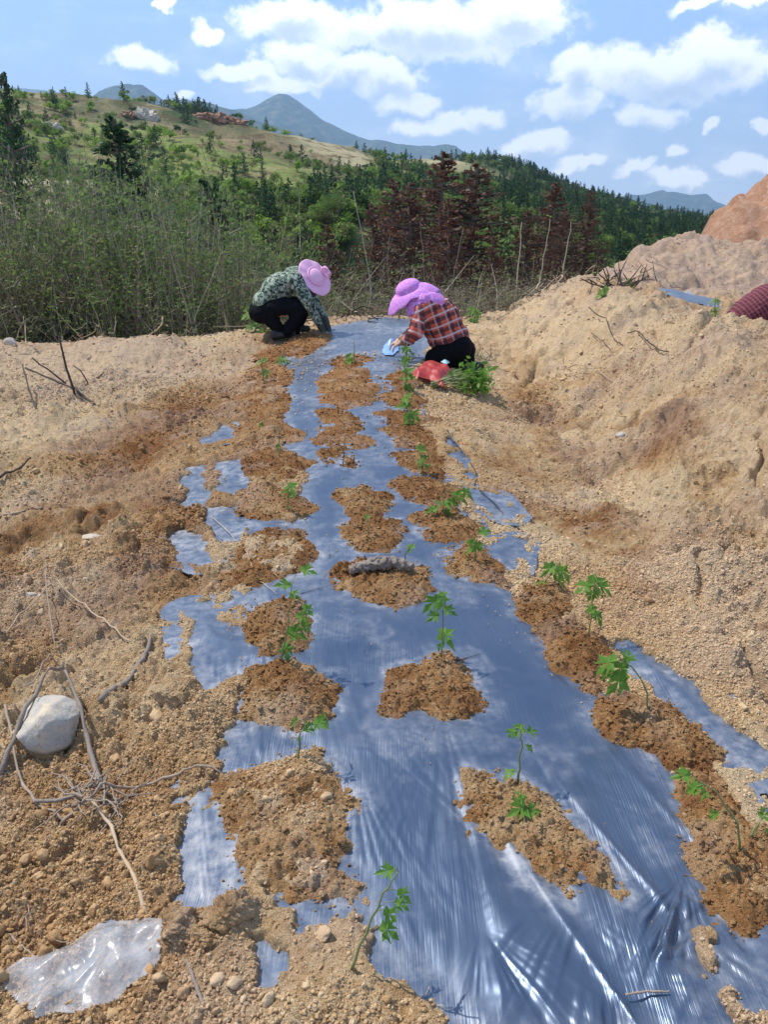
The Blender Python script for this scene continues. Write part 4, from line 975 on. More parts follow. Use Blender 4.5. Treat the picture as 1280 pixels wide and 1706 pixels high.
# single pale stems standing or leaning in front of the thicket
def stem_thing(name, pix_pts, Y0, dY, r0, r1, mat, label, cat, group=None, sides=5, parts=None):
    g_ = Geo(); P_ = [np.array(pix(a, c, Y0 + dY * t)) for (a, c), t in zip(pix_pts, np.linspace(0, 1, len(pix_pts)))]
    q = np.linspace(0, 1, len(P_)); qq = np.linspace(0, 1, max(8, len(P_) * 2)); PP = np.stack([np.interp(qq, q, [p_[i] for p_ in P_]) for i in range(3)], 1)
    PP += np.random.default_rng(int(P_[0][0] * 1000) % 9999).normal(size=PP.shape) * r0 * .35
    org = PP[0].copy(); g_.tube(PP - org, np.linspace(r0, r1, len(PP)), sides, 0); me = g_.mesh(name, [mat], True)
    o = bpy.data.objects.new(name, me); COL.objects.link(o); o.location = org; tag(o, label, cat, group); return o
gp = 'bare stems in front of the thicket'
for k, (pp, Y, r, lab) in enumerate([([(150,588),(120,520),(85,450),(55,410)],10.2,.012,'long pale pole leaning left in front of the thicket'),([(105,572),(112,520),(140,480),(192,453)],10.4,.009,'bowed stem crossing the long leaning pole'),
    ([(340,575),(328,520),(312,460),(302,400)],10.4,.009,'pale stem leaning left, foot near the dug berm left of the squatting worker'),([(392,562),(375,500),(352,430),(358,380)],10.4,.009,'pale bent stem just left of the squatting worker'),
    ([(342,572),(358,500),(372,440),(392,385)],10.6,.008,'pale stem leaning right and crossing the bent stem'),([(205,588),(200,480),(197,380),(196,300)],11,.011,'straight pale stem in front of the tall fir'),([(225,585),(228,470),(228,350)],11.2,.010,'straight pale stem right of the one before the fir'),
    ([(37,575),(30,500),(24,430)],10.6,.008,'thin pale stem second from the left border'),([(18,572),(8,520),(-4,480)],10.5,.009,'thin pale stem at the left border'),([(620,530),(618,470),(605,400),(588,318)],11.3,.012,'tall pale stem between the two workers'),
    ([(860,495),(866,430),(870,370)],13,.014,'bare grey stem right of the scorched group'),([(898,480),(908,420),(918,365)],13.6,.014,'bare stem below the rust-coloured conifer'),([(935,468),(945,420),(952,370)],14.5,.014,'bare pale stem below the pair of scorched conifers'),
    ([(748,512),(760,440),(772,380)],11.6,.012,'bare dark stem behind the purple scarf'),([(708,470),(704,410),(700,370)],12,.011,'bare stem rising behind the purple hat'),([(652,520),(645,440),(650,390)],11.8,.01,'bare stem left of the purple hat'),
    ([(500,420),(500,380),(498,322)],12,.008,'thin pale stem above the pink hat'),([(268,575),(262,480),(258,400)],10.8,.007,'thin pale stem right of the fir foot'),([(285,572),(290,500),(300,440)],10.7,.007,'thin pale stem leaning right, left of the crossing stems')]):
    stem_thing('bare_stem', pp, Y, .5, r, r * .35, M_STEM if k not in (13, 14, 15) else M_STEMD, lab, 'bare stem', gp)

# ------------------------------------------------------------------ haze
M = bpy.data.materials.new('haze'); M.use_nodes = True; M.node_tree.nodes.clear()
hn = NT(M.node_tree); ho = hn.n('ShaderNodeOutputMaterial'); pv = hn.n('ShaderNodeVolumePrincipled')
pv.inputs['Color'].default_value = (.46, .70, 1.0, 1); pv.inputs['Density'].default_value = 1.65e-4; pv.inputs['Anisotropy'].default_value = .2
M.node_tree.links.new(pv.outputs[0], ho.inputs['Volume'])
bm = bmesh.new(); bmesh.ops.create_cube(bm, size=1); me = bpy.data.meshes.new('haze'); bm.to_mesh(me); bm.free(); me.materials.append(M)
hz = bpy.data.objects.new('haze', me); COL.objects.link(hz); hz.scale = (20000, 8400, 1180); hz.location = (0, 4000, 1180 / 2 - 115); tag(hz, kind='stuff')
M.cycles.homogeneous_volume = True if hasattr(M.cycles, 'homogeneous_volume') else None

# ------------------------------------------------------------------ people
def capsule_mesh(parts, voxel, smooth=5, seed=0, fold=0.0, ffreq=14):
    """fuse tapered limbs and ellipsoids into one skin; returns V, F"""
    bm = bmesh.new()
    for p_ in parts:
        if p_[0] == 'e':                        # ellipsoid: centre, radii, rotation
            _, c, r, rot = p_
            res = bmesh.ops.create_uvsphere(bm, u_segments=24, v_segments=16, radius=1)
            M_ = Matrix.Translation(c) @ rot.to_matrix().to_4x4() @ Matrix.Diagonal((*r, 1))
            bmesh.ops.transform(bm, matrix=M_, verts=res['verts'])
        else:                                   # chain of (point, radius)
            ch = p_[1]
            for (a, ra), (b, rb) in zip(ch[:-1], ch[1:]):
                a = Vector(a); b = Vector(b); d = b - a; L_ = d.length
                if L_ < 1e-5: continue
                res = bmesh.ops.create_cone(bm, cap_ends=True, segments=20, radius1=ra, radius2=rb, depth=L_)
                M_ = Matrix.Translation((a + b) / 2) @ d.to_track_quat('Z', 'Y').to_matrix().to_4x4()
                bmesh.ops.transform(bm, matrix=M_, verts=res['verts'])
            for a, ra in ch:
                res = bmesh.ops.create_icosphere(bm, subdivisions=3, radius=ra * 1.001); bmesh.ops.translate(bm, vec=Vector(a), verts=res['verts'])
    me = bpy.data.meshes.new('tmp'); bm.to_mesh(me); bm.free(); o = bpy.data.objects.new('tmp', me); COL.objects.link(o)
    md = o.modifiers.new('r', 'REMESH'); md.mode = 'VOXEL'; md.voxel_size = voxel; md.adaptivity = 0
    dg = bpy.context.evaluated_depsgraph_get(); m2 = bpy.data.meshes.new_from_object(o.evaluated_get(dg))
    bpy.data.objects.remove(o); bpy.data.meshes.remove(me)
    V = np.empty(len(m2.vertices) * 3, np.float32); m2.vertices.foreach_get('co', V); V = V.reshape(-1, 3).astype(float)
    E = np.empty(len(m2.edges) * 2, np.int32); m2.edges.foreach_get('vertices', E); E = E.reshape(-1, 2)
    deg = np.bincount(E.ravel(), minlength=len(V))[:, None]
    for k in range(smooth):
        A = np.zeros_like(V); np.add.at(A, E[:, 0], V[E[:, 1]]); np.add.at(A, E[:, 1], V[E[:, 0]]); V = V * .45 + A / deg * .55
    F = np.array([list(p_.vertices) if len(p_.vertices) == 4 else list(p_.vertices) + [p_.vertices[0]] for p_ in m2.polygons]); bpy.data.meshes.remove(m2)
    if fold:
        nn = np.zeros_like(V); a, b, c, d = (V[F[:, i]] for i in range(4)); fn = np.cross(c - a, d - b)
        for i in range(4): np.add.at(nn, F[:, i], fn)
        nn /= np.linalg.norm(nn, axis=1)[:, None] + 1e-12
        h = 0
        for i, (dx, dy, dz) in enumerate(rdir(np.random.default_rng(seed), 3)):
            w = V @ np.array([dx, dy, dz]); t = fbm(V[:, 0] * ffreq * .35 + i * 5, V[:, 2] * ffreq * .35 + V[:, 1] * 3, 1, 3, seed + i)
            h = h + (1 - np.abs(np.sin(w * ffreq + t * 2.4))) ** 2 * (.5 + .5 * vn(V[:, 0] * 6, V[:, 2] * 6 + V[:, 1] * 4, seed + 9 + i))
        V = V + nn * (h - .6)[:, None] * fold
    return V, F
def body_part(name, VF, mat, parent, attrs=None):
    V, F = VF; me = mesh_np(name, V - np.array(parent.location), F, mat, True, attrs)
    o = bpy.data.objects.new(name, me); COL.objects.link(o); o.parent = parent; return o
QI = Euler((0, 0, 0))
def E(c, r, rot=QI): return ('e', Vector(c), r, rot)
def Cn(*pr): return ('c', pr)
def hand_parts(wrist, fwd, up, side, L_=.17, curl=.7):
    """palm, four unequal bent fingers and a thumb that leaves the side of the palm"""
    f, u, s = (Vector(q).normalized() for q in (fwd, up, side)); w = Vector(wrist); k = L_ / .18; out = [Cn((w, .026 * k), (w + f * .035 * k, .030 * k)), ]
    for j, (off, ln) in enumerate(((-.030, .92), (-.010, 1.0), (.011, .95), (.030, .78))):
        b = w + f * .085 * k + s * off * k; out.append(Cn((w + f * .03 * k + s * off * .7 * k, .014 * k), (b, .0125 * k)))
        p1 = b + (f * math.cos(curl * .5) - u * math.sin(curl * .5)) * .038 * ln * k; p2 = p1 + (f * math.cos(curl * 1.1) - u * math.sin(curl * 1.1)) * .026 * ln * k; p3 = p2 + (f * math.cos(curl * 1.7) - u * math.sin(curl * 1.7)) * .018 * ln * k
        out.append(Cn((b, .0105 * k), (p1, .0095 * k), (p2, .0088 * k), (p3, .0075 * k)))
    b = w + f * .03 * k - s * .028 * k; t1 = b + (f * .6 - s * .75 - u * .25).normalized() * .034 * k; t2 = t1 + (f * .9 - s * .15 - u * .5).normalized() * .030 * k
    out.append(Cn((b, .014 * k), (t1, .0115 * k), (t2, .0095 * k))); return out
def face_parts(c, fwd, up, r=.098):
    f = Vector(fwd).normalized(); u = Vector(up).normalized(); s = f.cross(u); c = Vector(c)
    q = Matrix((s, f, u)).transposed().to_euler()
    return [E(c, (r * .80, r * .98, r * 1.18), q), E(c + f * r * .55 - u * r * .62, (r * .50, r * .48, r * .52), q), E(c + f * r * 1.0 - u * r * .18, (r * .14, r * .22, r * .26), q),
            E(c + f * r * .92 - u * r * .58, (r * .26, r * .12, r * .07), q), E(c + s * r * .80 - f * r * .05 - u * r * .1, (r * .10, r * .2, r * .3), q), E(c - s * r * .80 - f * r * .05 - u * r * .1, (r * .10, r * .2, r * .3), q),
            E(c + f * r * .82 + s * r * .33 + u * r * .02, (r * .13, r * .12, r * .09), q), E(c + f * r * .82 - s * r * .33 + u * r * .02, (r * .13, r * .12, r * .09), q)]

M_SKIN = simple('skin', (.42, .235, .15), .55, .12, 30, .1, .002)
M_BLACK = simple('black_trousers', (.006, .006, .008), .95, .4, 40, .4, .004, spec=.12)
M_SHOE = simple('black_shoe', (.02, .02, .02), .6, .3, 30, .2, .003)
M_SOLE = simple('shoe_sole', (.32, .30, .28), .8, .2, 30, .2, .003)
M_HAIR = simple('hair', (.012, .01, .01), .5, .3, 60, .4, .003)
M_GLOVE = simple('dark_glove', (.05, .055, .045), .8, .4, 60, .4, .003)
# camouflage
m, n, b, o = newmat('camouflage_cloth'); M_CAMO = m
P = n.n('ShaderNodeNewGeometry').outputs['Position']
w1 = n.noise(P, 24, 3, .6, .6); w2 = n.noise(n.vm('ADD', P, (4, 7, 1)), 30, 3, .6, .8); w3 = n.noise(n.vm('ADD', P, (14, 2, 5)), 42, 2, .6, .5)
c = n.mix(n.ss(w1, .50, .53), (.33, .38, .29), (.07, .13, .08)); c = n.mix(n.ss(w2, .51, .53), c, (.018, .026, .022)); c = n.mix(n.ss(w3, .62, .64), c, (.50, .48, .40))
n.val(b.inputs['Base Color'], c); b.inputs['Roughness'].default_value = .9; bump(n, b, n.noise(P, 300, 2, .5), .2, .002)
# plaid, woven along two cloth coordinates kept on the mesh
def plaid(name, base, dark, light, freq, lw):
    m, n, b, o = newmat(name); pu = n.attr('pu'); pv_ = n.attr('pv')
    def band(x, f, ph, wd):
        t = n.math('FRACT', n.math('MULTIPLY_ADD', x, f, ph)); return n.math('SUBTRACT', 1, n.ss(n.math('ABSOLUTE', n.math('SUBTRACT', t, .5)), wd * .8, wd))
    du, dv = band(pu, freq, .0, .20), band(pv_, freq, .1, .17); lu, lv = band(pu, freq, .42, lw), band(pv_, freq, .38, lw)
    c = n.mix(n.math('MULTIPLY', du, .75), base, dark); c = n.mix(n.math('MULTIPLY', dv, .72), c, dark); c = n.mix(n.math('MULTIPLY', lu, .72), c, light); c = n.mix(n.math('MULTIPLY', lv, .35), c, light)
    n.val(b.inputs['Base Color'], c); b.inputs['Roughness'].default_value = .9; P = n.n('ShaderNodeNewGeometry').outputs['Position']; bump(n, b, n.noise(P, 300, 2, .5), .2, .002); return m
M_PLAID = plaid('red_plaid_cloth', (.52, .10, .055), (.018, .014, .028), (.52, .50, .54), 9.5, .08)
M_PLAID2 = plaid('dark_red_check_cloth', (.19, .018, .028), (.03, .014, .025), (.26, .11, .13), 26, .07)
# printed purple cotton
m, n, b, o = newmat('floral_purple_cloth'); M_FLOR = m
P = n.n('ShaderNodeNewGeometry').outputs['Position']
v = n.n('ShaderNodeTexVoronoi'); n.val(v.inputs['Vector'], P); v.inputs['Scale'].default_value = 52
v2 = n.n('ShaderNodeTexVoronoi'); n.val(v2.inputs['Vector'], n.vm('ADD', P, (3, 1, 2))); v2.inputs['Scale'].default_value = 70
c = n.mix(n.noise(P, 16, 3, .6), (.44, .15, .53), (.60, .24, .64)); c = n.mix(n.math('SUBTRACT', 1, n.ss(v.outputs['Distance'], .22, .40)), c, (.72, .24, .44)); c = n.mix(n.math('MULTIPLY', n.math('SUBTRACT', 1, n.ss(v2.outputs['Distance'], .15, .40)), .8), c, (.70, .52, .82))
n.val(b.inputs['Base Color'], c); b.inputs['Roughness'].default_value = .85; bump(n, b, n.noise(P, 60, 3, .6), .3, .004)
M_PINK = simple('pink_hat_cloth', (.90, .50, .70), .75, .08, 25, .15, .002, trans=.12)
M_MESH = simple('dark_mesh_lining', (.10, .06, .09), .9, .3, 60, .2, .002)

def hat_disc(c, nrm, fwd, R1, R2, crown_r, crown_h, mat, parent, droop=.03, name='hat', ribbon=None):
    """brimmed hat: brim radius R1 along fwd, R2 across, domed crown, real thickness"""
    nrm = Vector(nrm).normalized(); f = Vector(fwd); f = (f - nrm * f.dot(nrm)).normalized(); s = nrm.cross(f); c = Vector(c)
    ns, prof = 64, []
    for t in np.linspace(0, 1, 10): prof.append((crown_r * math.sin(t * math.pi / 2), crown_h * math.cos(t * math.pi / 2) ** .8, 0))
    for t in np.linspace(.06, 1, 12): prof.append((crown_r, 0, t))
    def pt(r, h, t, a, off=0):
        ca, sa = math.cos(a), math.sin(a); Rm = 1 / math.sqrt((ca / R1) ** 2 + (sa / R2) ** 2); rr = r + (Rm - crown_r) * t
        z = h - droop * t * t * (1 + .5 * math.cos(2 * a)) + .004 * math.sin(5 * a) * t + .006 * math.sin(9 * a + 1) * t + off; return c + f * rr * ca + s * rr * sa + nrm * z
    V, F = [], []
    full = prof + [(r, h - .006, t) for r, h, t in prof[::-1]]
    for r, h, t in full:
        for k in range(ns): V.append(pt(max(r, 1e-4), h, t, 2 * math.pi * k / ns))
    for i in range(len(full) - 1):
        for k in range(ns): F.append([i * ns + k, i * ns + (k + 1) % ns, (i + 1) * ns + (k + 1) % ns, (i + 1) * ns + k])
    V = np.array([list(v) for v in V]); return body_part(name, (V, np.array(F)), mat, parent)

def spine_uv(V, a, b, side):
    a = np.array(a); b = np.array(b); d = (b - a) / np.linalg.norm(b - a); s = np.array(Vector(side).normalized()); w = np.cross(d, s); w /= np.linalg.norm(w)
    rel = V - (a + b) / 2; return rel @ d, (np.arctan2(rel @ s, rel @ w) * .19)

# --- worker at the left: squatting, camouflage jacket, pink hat, seen from her right side
Y0 = 8.75
def J(px, py, dy=0, Y=None): return pix(px, py, (Y or Y0) + dy)
gx, gy = J(465, 556).x, Y0
A_g = gz1(gx, gy)
pa = empty('person', (gx, gy, A_g), 'person in camouflage jacket and pink sun hat squatting at the left edge of the film', 'person', 'people planting seedlings')
sh = A_g - pix(465, 557, Y0).z                      # feet must reach the soil
def J(px, py, dy=0): v = pix(px, py, Y0 + dy); v.z += sh * max(0, (py - 480) / 77); return v
hdir = Vector((.72, -.25, -.62)); hup = Vector((.58, -.45, .66))
headc = J(517, 470, .03)
body = [*face_parts(headc, hdir, hup), Cn((J(495, 468, 0), .055), (headc, .052))]
body += [Cn((J(470, 480, 0), .13), (J(450, 505, 0), .13)), Cn((J(492, 472, -.14), .06), (J(510, 503, -.20), .045), (J(528, 533, -.14), .032), (J(536, 543, -.12), .028)), Cn((J(492, 472, .14), .06), (J(520, 500, .20), .045), (J(541, 532, .12), .032), (J(546, 541, .10), .028))]
body += hand_parts(J(536, 543, -.12), (.45, .1, -.85), (.85, 0, .45), (0, 1, 0), .17) + hand_parts(J(546, 541, .10), (.2, -.2, -.95), (.95, 0, .2), (0, -1, 0), .17)
body += [Cn((J(440, 515, -.09), .10), (J(502, 512, -.15), .06), (J(478, 548, -.12), .04)), Cn((J(440, 515, .09), .10), (J(508, 508, .17), .06), (J(492, 544, .14), .04))]
body_part('body', capsule_mesh(body, .0088, 3), M_SKIN, pa)
jk = [E(J(462, 482), (.225, .19, .16), Euler((0, R(-38), 0))), E(J(490, 464), (.14, .20, .13), Euler((0, R(-30), 0))), E(J(440, 500), (.13, .19, .12), Euler((0, R(-60), 0))), Cn((J(500, 462, 0), .085), (J(510, 462, 0), .07)),
      Cn((J(492, 466, -.15), .092), (J(512, 499, -.215), .070), (J(530, 533, -.15), .048)), Cn((J(492, 466, .15), .092), (J(521, 497, .21), .070), (J(541, 530, .13), .048))]
body_part('jacket', capsule_mesh(jk, .010, 5, 5, .008, 26), M_CAMO, pa)
tr = [E(J(436, 517), (.15, .19, .13), QI), Cn((J(442, 515, -.09), .115), (J(472, 508, -.13), .105), (J(503, 511, -.16), .080), (J(490, 532, -.14), .072), (J(478, 549, -.12), .062)), Cn((J(442, 515, .09), .115), (J(478, 506, .13), .105), (J(509, 506, .18), .080), (J(500, 528, .16), .072), (J(492, 545, .14), .062)), Cn((J(446, 522, -.1), .10), (J(462, 540, -.12), .07))]
body_part('trousers', capsule_mesh(tr, .010, 5, 8, .007, 20), M_BLACK, pa)
for (a, bb, dy) in (((457, 555), (487, 556), -.12), ((480, 549), (512, 551), .14)):
    p0, p1 = J(*a, dy), J(*bb, dy)
    g1 = gz1(p0.x, p0.y); p0.z = g1 + .055; p1.z = gz1(p1.x, p1.y) + .045
    body_part('shoe', capsule_mesh([Cn((p0, .045), (p0.lerp(p1, .5), .043), (p1, .038)), Cn((p0 + Vector((0, 0, .03)), .048), (p0 + Vector((.03, 0, .05)), .046))], .008, 3), M_SHOE, pa)
for dy, a in ((-.12, (536, 543)), (.10, (546, 541))):
    pass
hat = hat_disc(J(526, 461, -.055), (.60, -.62, .50), (.6, 0, -.8), .215, .185, .095, .045, M_PINK, pa, .012, 'sun_hat')
g_ = Geo(); hc = J(526, 461, -.055); hn_ = Vector((.60, -.62, .50)).normalized(); hf = (Vector((.6, 0, -.8)) - hn_ * Vector((.6, 0, -.8)).dot(hn_)).normalized(); hs = hn_.cross(hf)
ring = [hc + (hf * math.cos(t) + hs * math.sin(t)) * .101 + hn_ * .012 for t in np.linspace(0, 6.283, 40)]; g_.tube([list(v) for v in ring], .010, 6, 0, False)
bq = hc + (hf * .3 + hs * .95).normalized() * .10 + hn_ * .03
for sgn in (-1, 1):
    lp = [bq + (hf * sgn * .055 * math.sin(t) + hn_ * (.03 * (1 - math.cos(t)) - .005) + hs * .01 * t) for t in np.linspace(0, 6.283, 14)]; g_.tube([list(v) for v in lp], .009, 5, 0, False)
    g_.tube([list(bq), list(bq + hf * sgn * .05 + hs * .03 + hn_ * .005), list(bq + hf * sgn * .08 + hs * .05 - hn_ * .01)], [.009, .008, .004], 5, 0)
me = g_.mesh('bow', [M_PINK], True); me.transform(Matrix.Translation(-pa.location)); ob = bpy.data.objects.new('bow', me); COL.objects.link(ob); ob.parent = hat
# dark cloth hanging at the neck under the hat, and hair
body_part('neck_cloth', capsule_mesh([Cn((J(508, 458, 0), .095), (J(514, 478, -.02), .10), (J(520, 486, .0), .06))], .009, 4, 4, .006, 30), M_MESH, pa)
body_part('hair', capsule_mesh([E(headc + hup * .035 - hdir * .03, (.093, .100, .098))], .009, 2), M_HAIR, pa)
for (a, bb, dy, k) in (((527, 531), (537, 545), -.145, 1), ((540, 529), (546, 543), .12, 1)):
    pass
gl = capsule_mesh([Cn((J(530, 532, -.14), .046), (J(537, 545, -.12), .034)), *[q for q in hand_parts(J(536, 543, -.12), (.45, .1, -.85), (.85, 0, .45), (0, 1, 0), .185)]], .0055, 2); body_part('glove', gl, M_GLOVE, pa)
gl = capsule_mesh([Cn((J(541, 529, .12), .046), (J(547, 543, .10), .034)), *[q for q in hand_parts(J(546, 541, .10), (.2, -.2, -.95), (.95, 0, .2), (0, -1, 0), .185)]], .0055, 2); body_part('glove', gl, M_GLOVE, pa)

# --- worker in the middle: kneeling in a red plaid shirt, purple hat with neck flap, seen from her left
Y0 = 7.5
bx, by = pix(745, 622, Y0).x, Y0; B_g = gz1(bx, by)
pb = empty('person', (bx, by, B_g), 'person in red plaid shirt and purple floral hat kneeling at the film edge', 'person', 'people planting seedlings')
sh = B_g - pix(745, 622, Y0).z
def J(px, py, dy=0): v = pix(px, py, Y0 + dy); v.z += sh * float(np.clip((py - 500) / 122, 0, 1)); return v
hdir = Vector((-.78, -.12, -.60)); hup = Vector((-.58, -.1, .78)); headc = J(684, 490)
body = [*face_parts(headc, hdir, hup), Cn((J(712, 505), .055), (headc, .052)), Cn((J(725, 520), .13), (J(755, 580), .13)),
        Cn((J(702, 528, -.17), .06), (J(690, 562, -.20), .045), (J(672, 580, -.12), .034)), Cn((J(705, 520, .17), .06), (J(690, 556, .20), .045), (J(668, 577, .10), .034)),
        Cn((J(765, 600, -.09), .10), (J(722, 612, -.10), .06), (J(772, 624, -.1), .04)), Cn((J(765, 600, .09), .10), (J(722, 610, .12), .06), (J(776, 620, .12), .04))]
body += hand_parts(J(672, 580, -.12), (-.85, .05, -.45), (-.4, 0, .9), (0, -1, 0), .17, .8) + hand_parts(J(668, 577, .10), (-.85, -.1, -.35), (-.35, 0, .9), (0, 1, 0), .17, .8)
body_part('body', capsule_mesh(body, .0088, 3), M_SKIN, pb)
sA, sB = J(705, 505), J(752, 578)
shirt = [E(J(733, 540), (.20, .20, .275), Euler((0, R(-34), 0))), E(J(715, 512), (.155, .215, .155), Euler((0, R(-30), 0))), E(J(748, 570), (.195, .205, .125), Euler((0, R(-14), 0))), E(J(740, 578), (.165, .17, .10), QI),
         Cn((J(704, 520, -.16), .092), (J(694, 562, -.205), .074), (J(679, 577, -.14), .056)), Cn((J(706, 515, .16), .092), (J(692, 556, .205), .074), (J(676, 575, .12), .056))]
V, F = capsule_mesh(shirt, .010, 5, 12, .008, 24)
pu, pvv = spine_uv(V, sA, sB, (0, 1, 0))
# sleeves use their own axis
ea = np.array(J(703, 525, -.17)); eb = np.array(J(690, 563, -.205)); dd = (eb - ea) / np.linalg.norm(eb - ea)
arm = (V[:, 0] < (ea[0] + .02)) & ((V - ea) @ dd > .04) & (V[:, 1] < Y0 - .08)
pu, pvv = pu * .95 - pvv * .3, pvv * .95 + pu * .3; pu = np.where(arm, (V - ea) @ dd + .03, pu)
body_part('shirt', (V, F), M_PLAID, pb, {'pu': pu, 'pv': pvv})
tr = [E(J(756, 588), (.175, .20, .14), QI), Cn((J(762, 592, -.09), .14), (J(740, 604, -.11), .115), (J(722, 612, -.11), .085)), Cn((J(762, 592, .09), .14), (J(740, 604, .12), .115), (J(722, 610, .12), .085)),
      Cn((J(724, 616, -.1), .070), (J(770, 618, -.1), .068)), Cn((J(724, 612, .12), .070), (J(772, 616, .12), .068)), Cn((J(770, 598, 0), .13), (J(776, 612, 0), .09))]
body_part('trousers', capsule_mesh(tr, .010, 5, 15, .006, 18), M_BLACK, pb)
for dy, p_ in ((-.1, 774), (.12, 778)):
    p0 = J(p_, 617, dy); p1 = p0 + Vector((.14, .01, .0)); p0.z = gz1(p0.x, p0.y) + .05; p1.z = gz1(p1.x, p1.y) + .04
    body_part('shoe', capsule_mesh([Cn((p0, .044), (p1, .036))], .008, 3), M_SHOE, pb)
for pts_ in (((684, 572, -.15), (672, 581, -.12)), ((681, 570, .13), (668, 578, .1))):
    body_part('sleeve_cover', capsule_mesh([Cn((J(*pts_[0]), .052), (J(*pts_[1]), .040))], .008, 3, 3, .004, 40), simple('sleeve_cover_cloth', (.25, .12, .09), .9, .6, 60, .3, .003), pb)
# purple hat: dome and a long front brim, with a flap down the neck and shoulders
hn2 = Vector((-.42, -.16, .90)).normalized()
hat = hat_disc(J(681, 483), hn2, (-.88, -.05, -.45), .27, .205, .125, .095, M_FLOR, pb, .085, 'sun_hat')
flap = [E(J(700, 492), (.125, .135, .12), Euler((0, R(30), 0))), E(J(720, 500), (.155, .195, .10), Euler((0, R(28), 0))), Cn((J(690, 505, -.10), .075), (J(684, 524, -.12), .045)), Cn((J(690, 505, .10), .075), (J(684, 522, .12), .045)), Cn((J(706, 500, -.15), .07), (J(692, 524, -.17), .04)), E(J(694, 512, -.05), (.10, .16, .10), Euler((0, R(20), 0)))]
body_part('neck_flap', capsule_mesh(flap, .009, 5, 22, .009, 22), M_FLOR, pb)

# --- worker at the right border: only the bent back shows
Y0 = 8.3
cx_, cy_ = pix(1262, 560, Y0).x, Y0; C_g = gz1(cx_, cy_)
pc = empty('person', (cx_, cy_, C_g), 'person in dark red checked shirt bending forward at the right border of the photo', 'person', 'people planting seedlings')
def J(px, py, dy=0): return pix(px - 14, py, Y0 + dy)
zz = lambda v, h: Vector((v.x, v.y, C_g + h))
headc = J(1345, 520)
legs = [Cn((J(1268, 534, -.1), .07), (J(1290, 545, -.14), .06)), Cn((J(1268, 534, .1), .07), (J(1290, 545, .14), .06))]
f1, f2 = zz(J(1262, 575, -.12), .05), zz(J(1262, 575, .14), .05)
body = [*face_parts(headc, (.7, 0, -.7), (.7, 0, .7)), Cn((J(1310, 498), .055), (headc, .05)), Cn((J(1285, 510), .10), (J(1300, 500), .11)), *legs, Cn((J(1290, 545, -.14), .058), (f1 + Vector((.02, 0, .05)), .04)), Cn((J(1290, 545, .14), .058), (f2 + Vector((.02, 0, .05)), .04)),
        Cn((J(1308, 505, -.16), .06), (J(1330, 545, -.18), .045), (J(1350, 575, -.1), .034)), Cn((J(1308, 505, .16), .06), (J(1330, 545, .18), .045), (J(1350, 575, .1), .034))]
body += hand_parts(J(1350, 575, -.1), (.6, 0, -.8), (.8, 0, .6), (0, 1, 0)) + hand_parts(J(1350, 575, .1), (.6, 0, -.8), (.8, 0, .6), (0, -1, 0))
body_part('body', capsule_mesh(body, .008, 3), M_SKIN, pc)
shirt = [E(J(1268, 523), (.34, .22, .20), Euler((0, R(-42), 0))), E(J(1296, 495), (.20, .22, .14), Euler((0, R(-15), 0))), E(J(1248, 540), (.23, .21, .15), Euler((0, R(-48), 0))), Cn((J(1306, 502, -.17), .09), (J(1330, 545, -.19), .07), (J(1346, 568, -.12), .05)), Cn((J(1306, 502, .17), .09), (J(1330, 545, .19), .07), (J(1346, 568, .12), .05))]
V, F = capsule_mesh(shirt, .010, 5, 32, .008, 22); pu, pvv = spine_uv(V, J(1310, 490), J(1230, 540), (0, 1, 0)); body_part('shirt', (V, F), M_PLAID2, pc, {'pu': pu, 'pv': pvv})
tr = [E(J(1258, 550), (.16, .18, .12), QI), Cn((J(1250, 540, -.09), .12), (J(1290, 548, -.14), .085), (f1 + Vector((.02, 0, .09)), .06)), Cn((J(1250, 540, .09), .12), (J(1290, 548, .14), .085), (f2 + Vector((.02, 0, .09)), .06))]
body_part('trousers', capsule_mesh(tr, .011, 5, 35, .006, 18), M_BLACK, pc)
for f in (f1, f2): body_part('shoe', capsule_mesh([Cn((f, .048), (f + Vector((.15, 0, -.005)), .038))], .009, 3), M_SHOE, pc)
hat_disc(headc + Vector((.03, 0, .05)), (.5, 0, .85), (.8, 0, -.5), .2, .17, .105, .11, M_PINK, pc, .06, 'sun_hat')

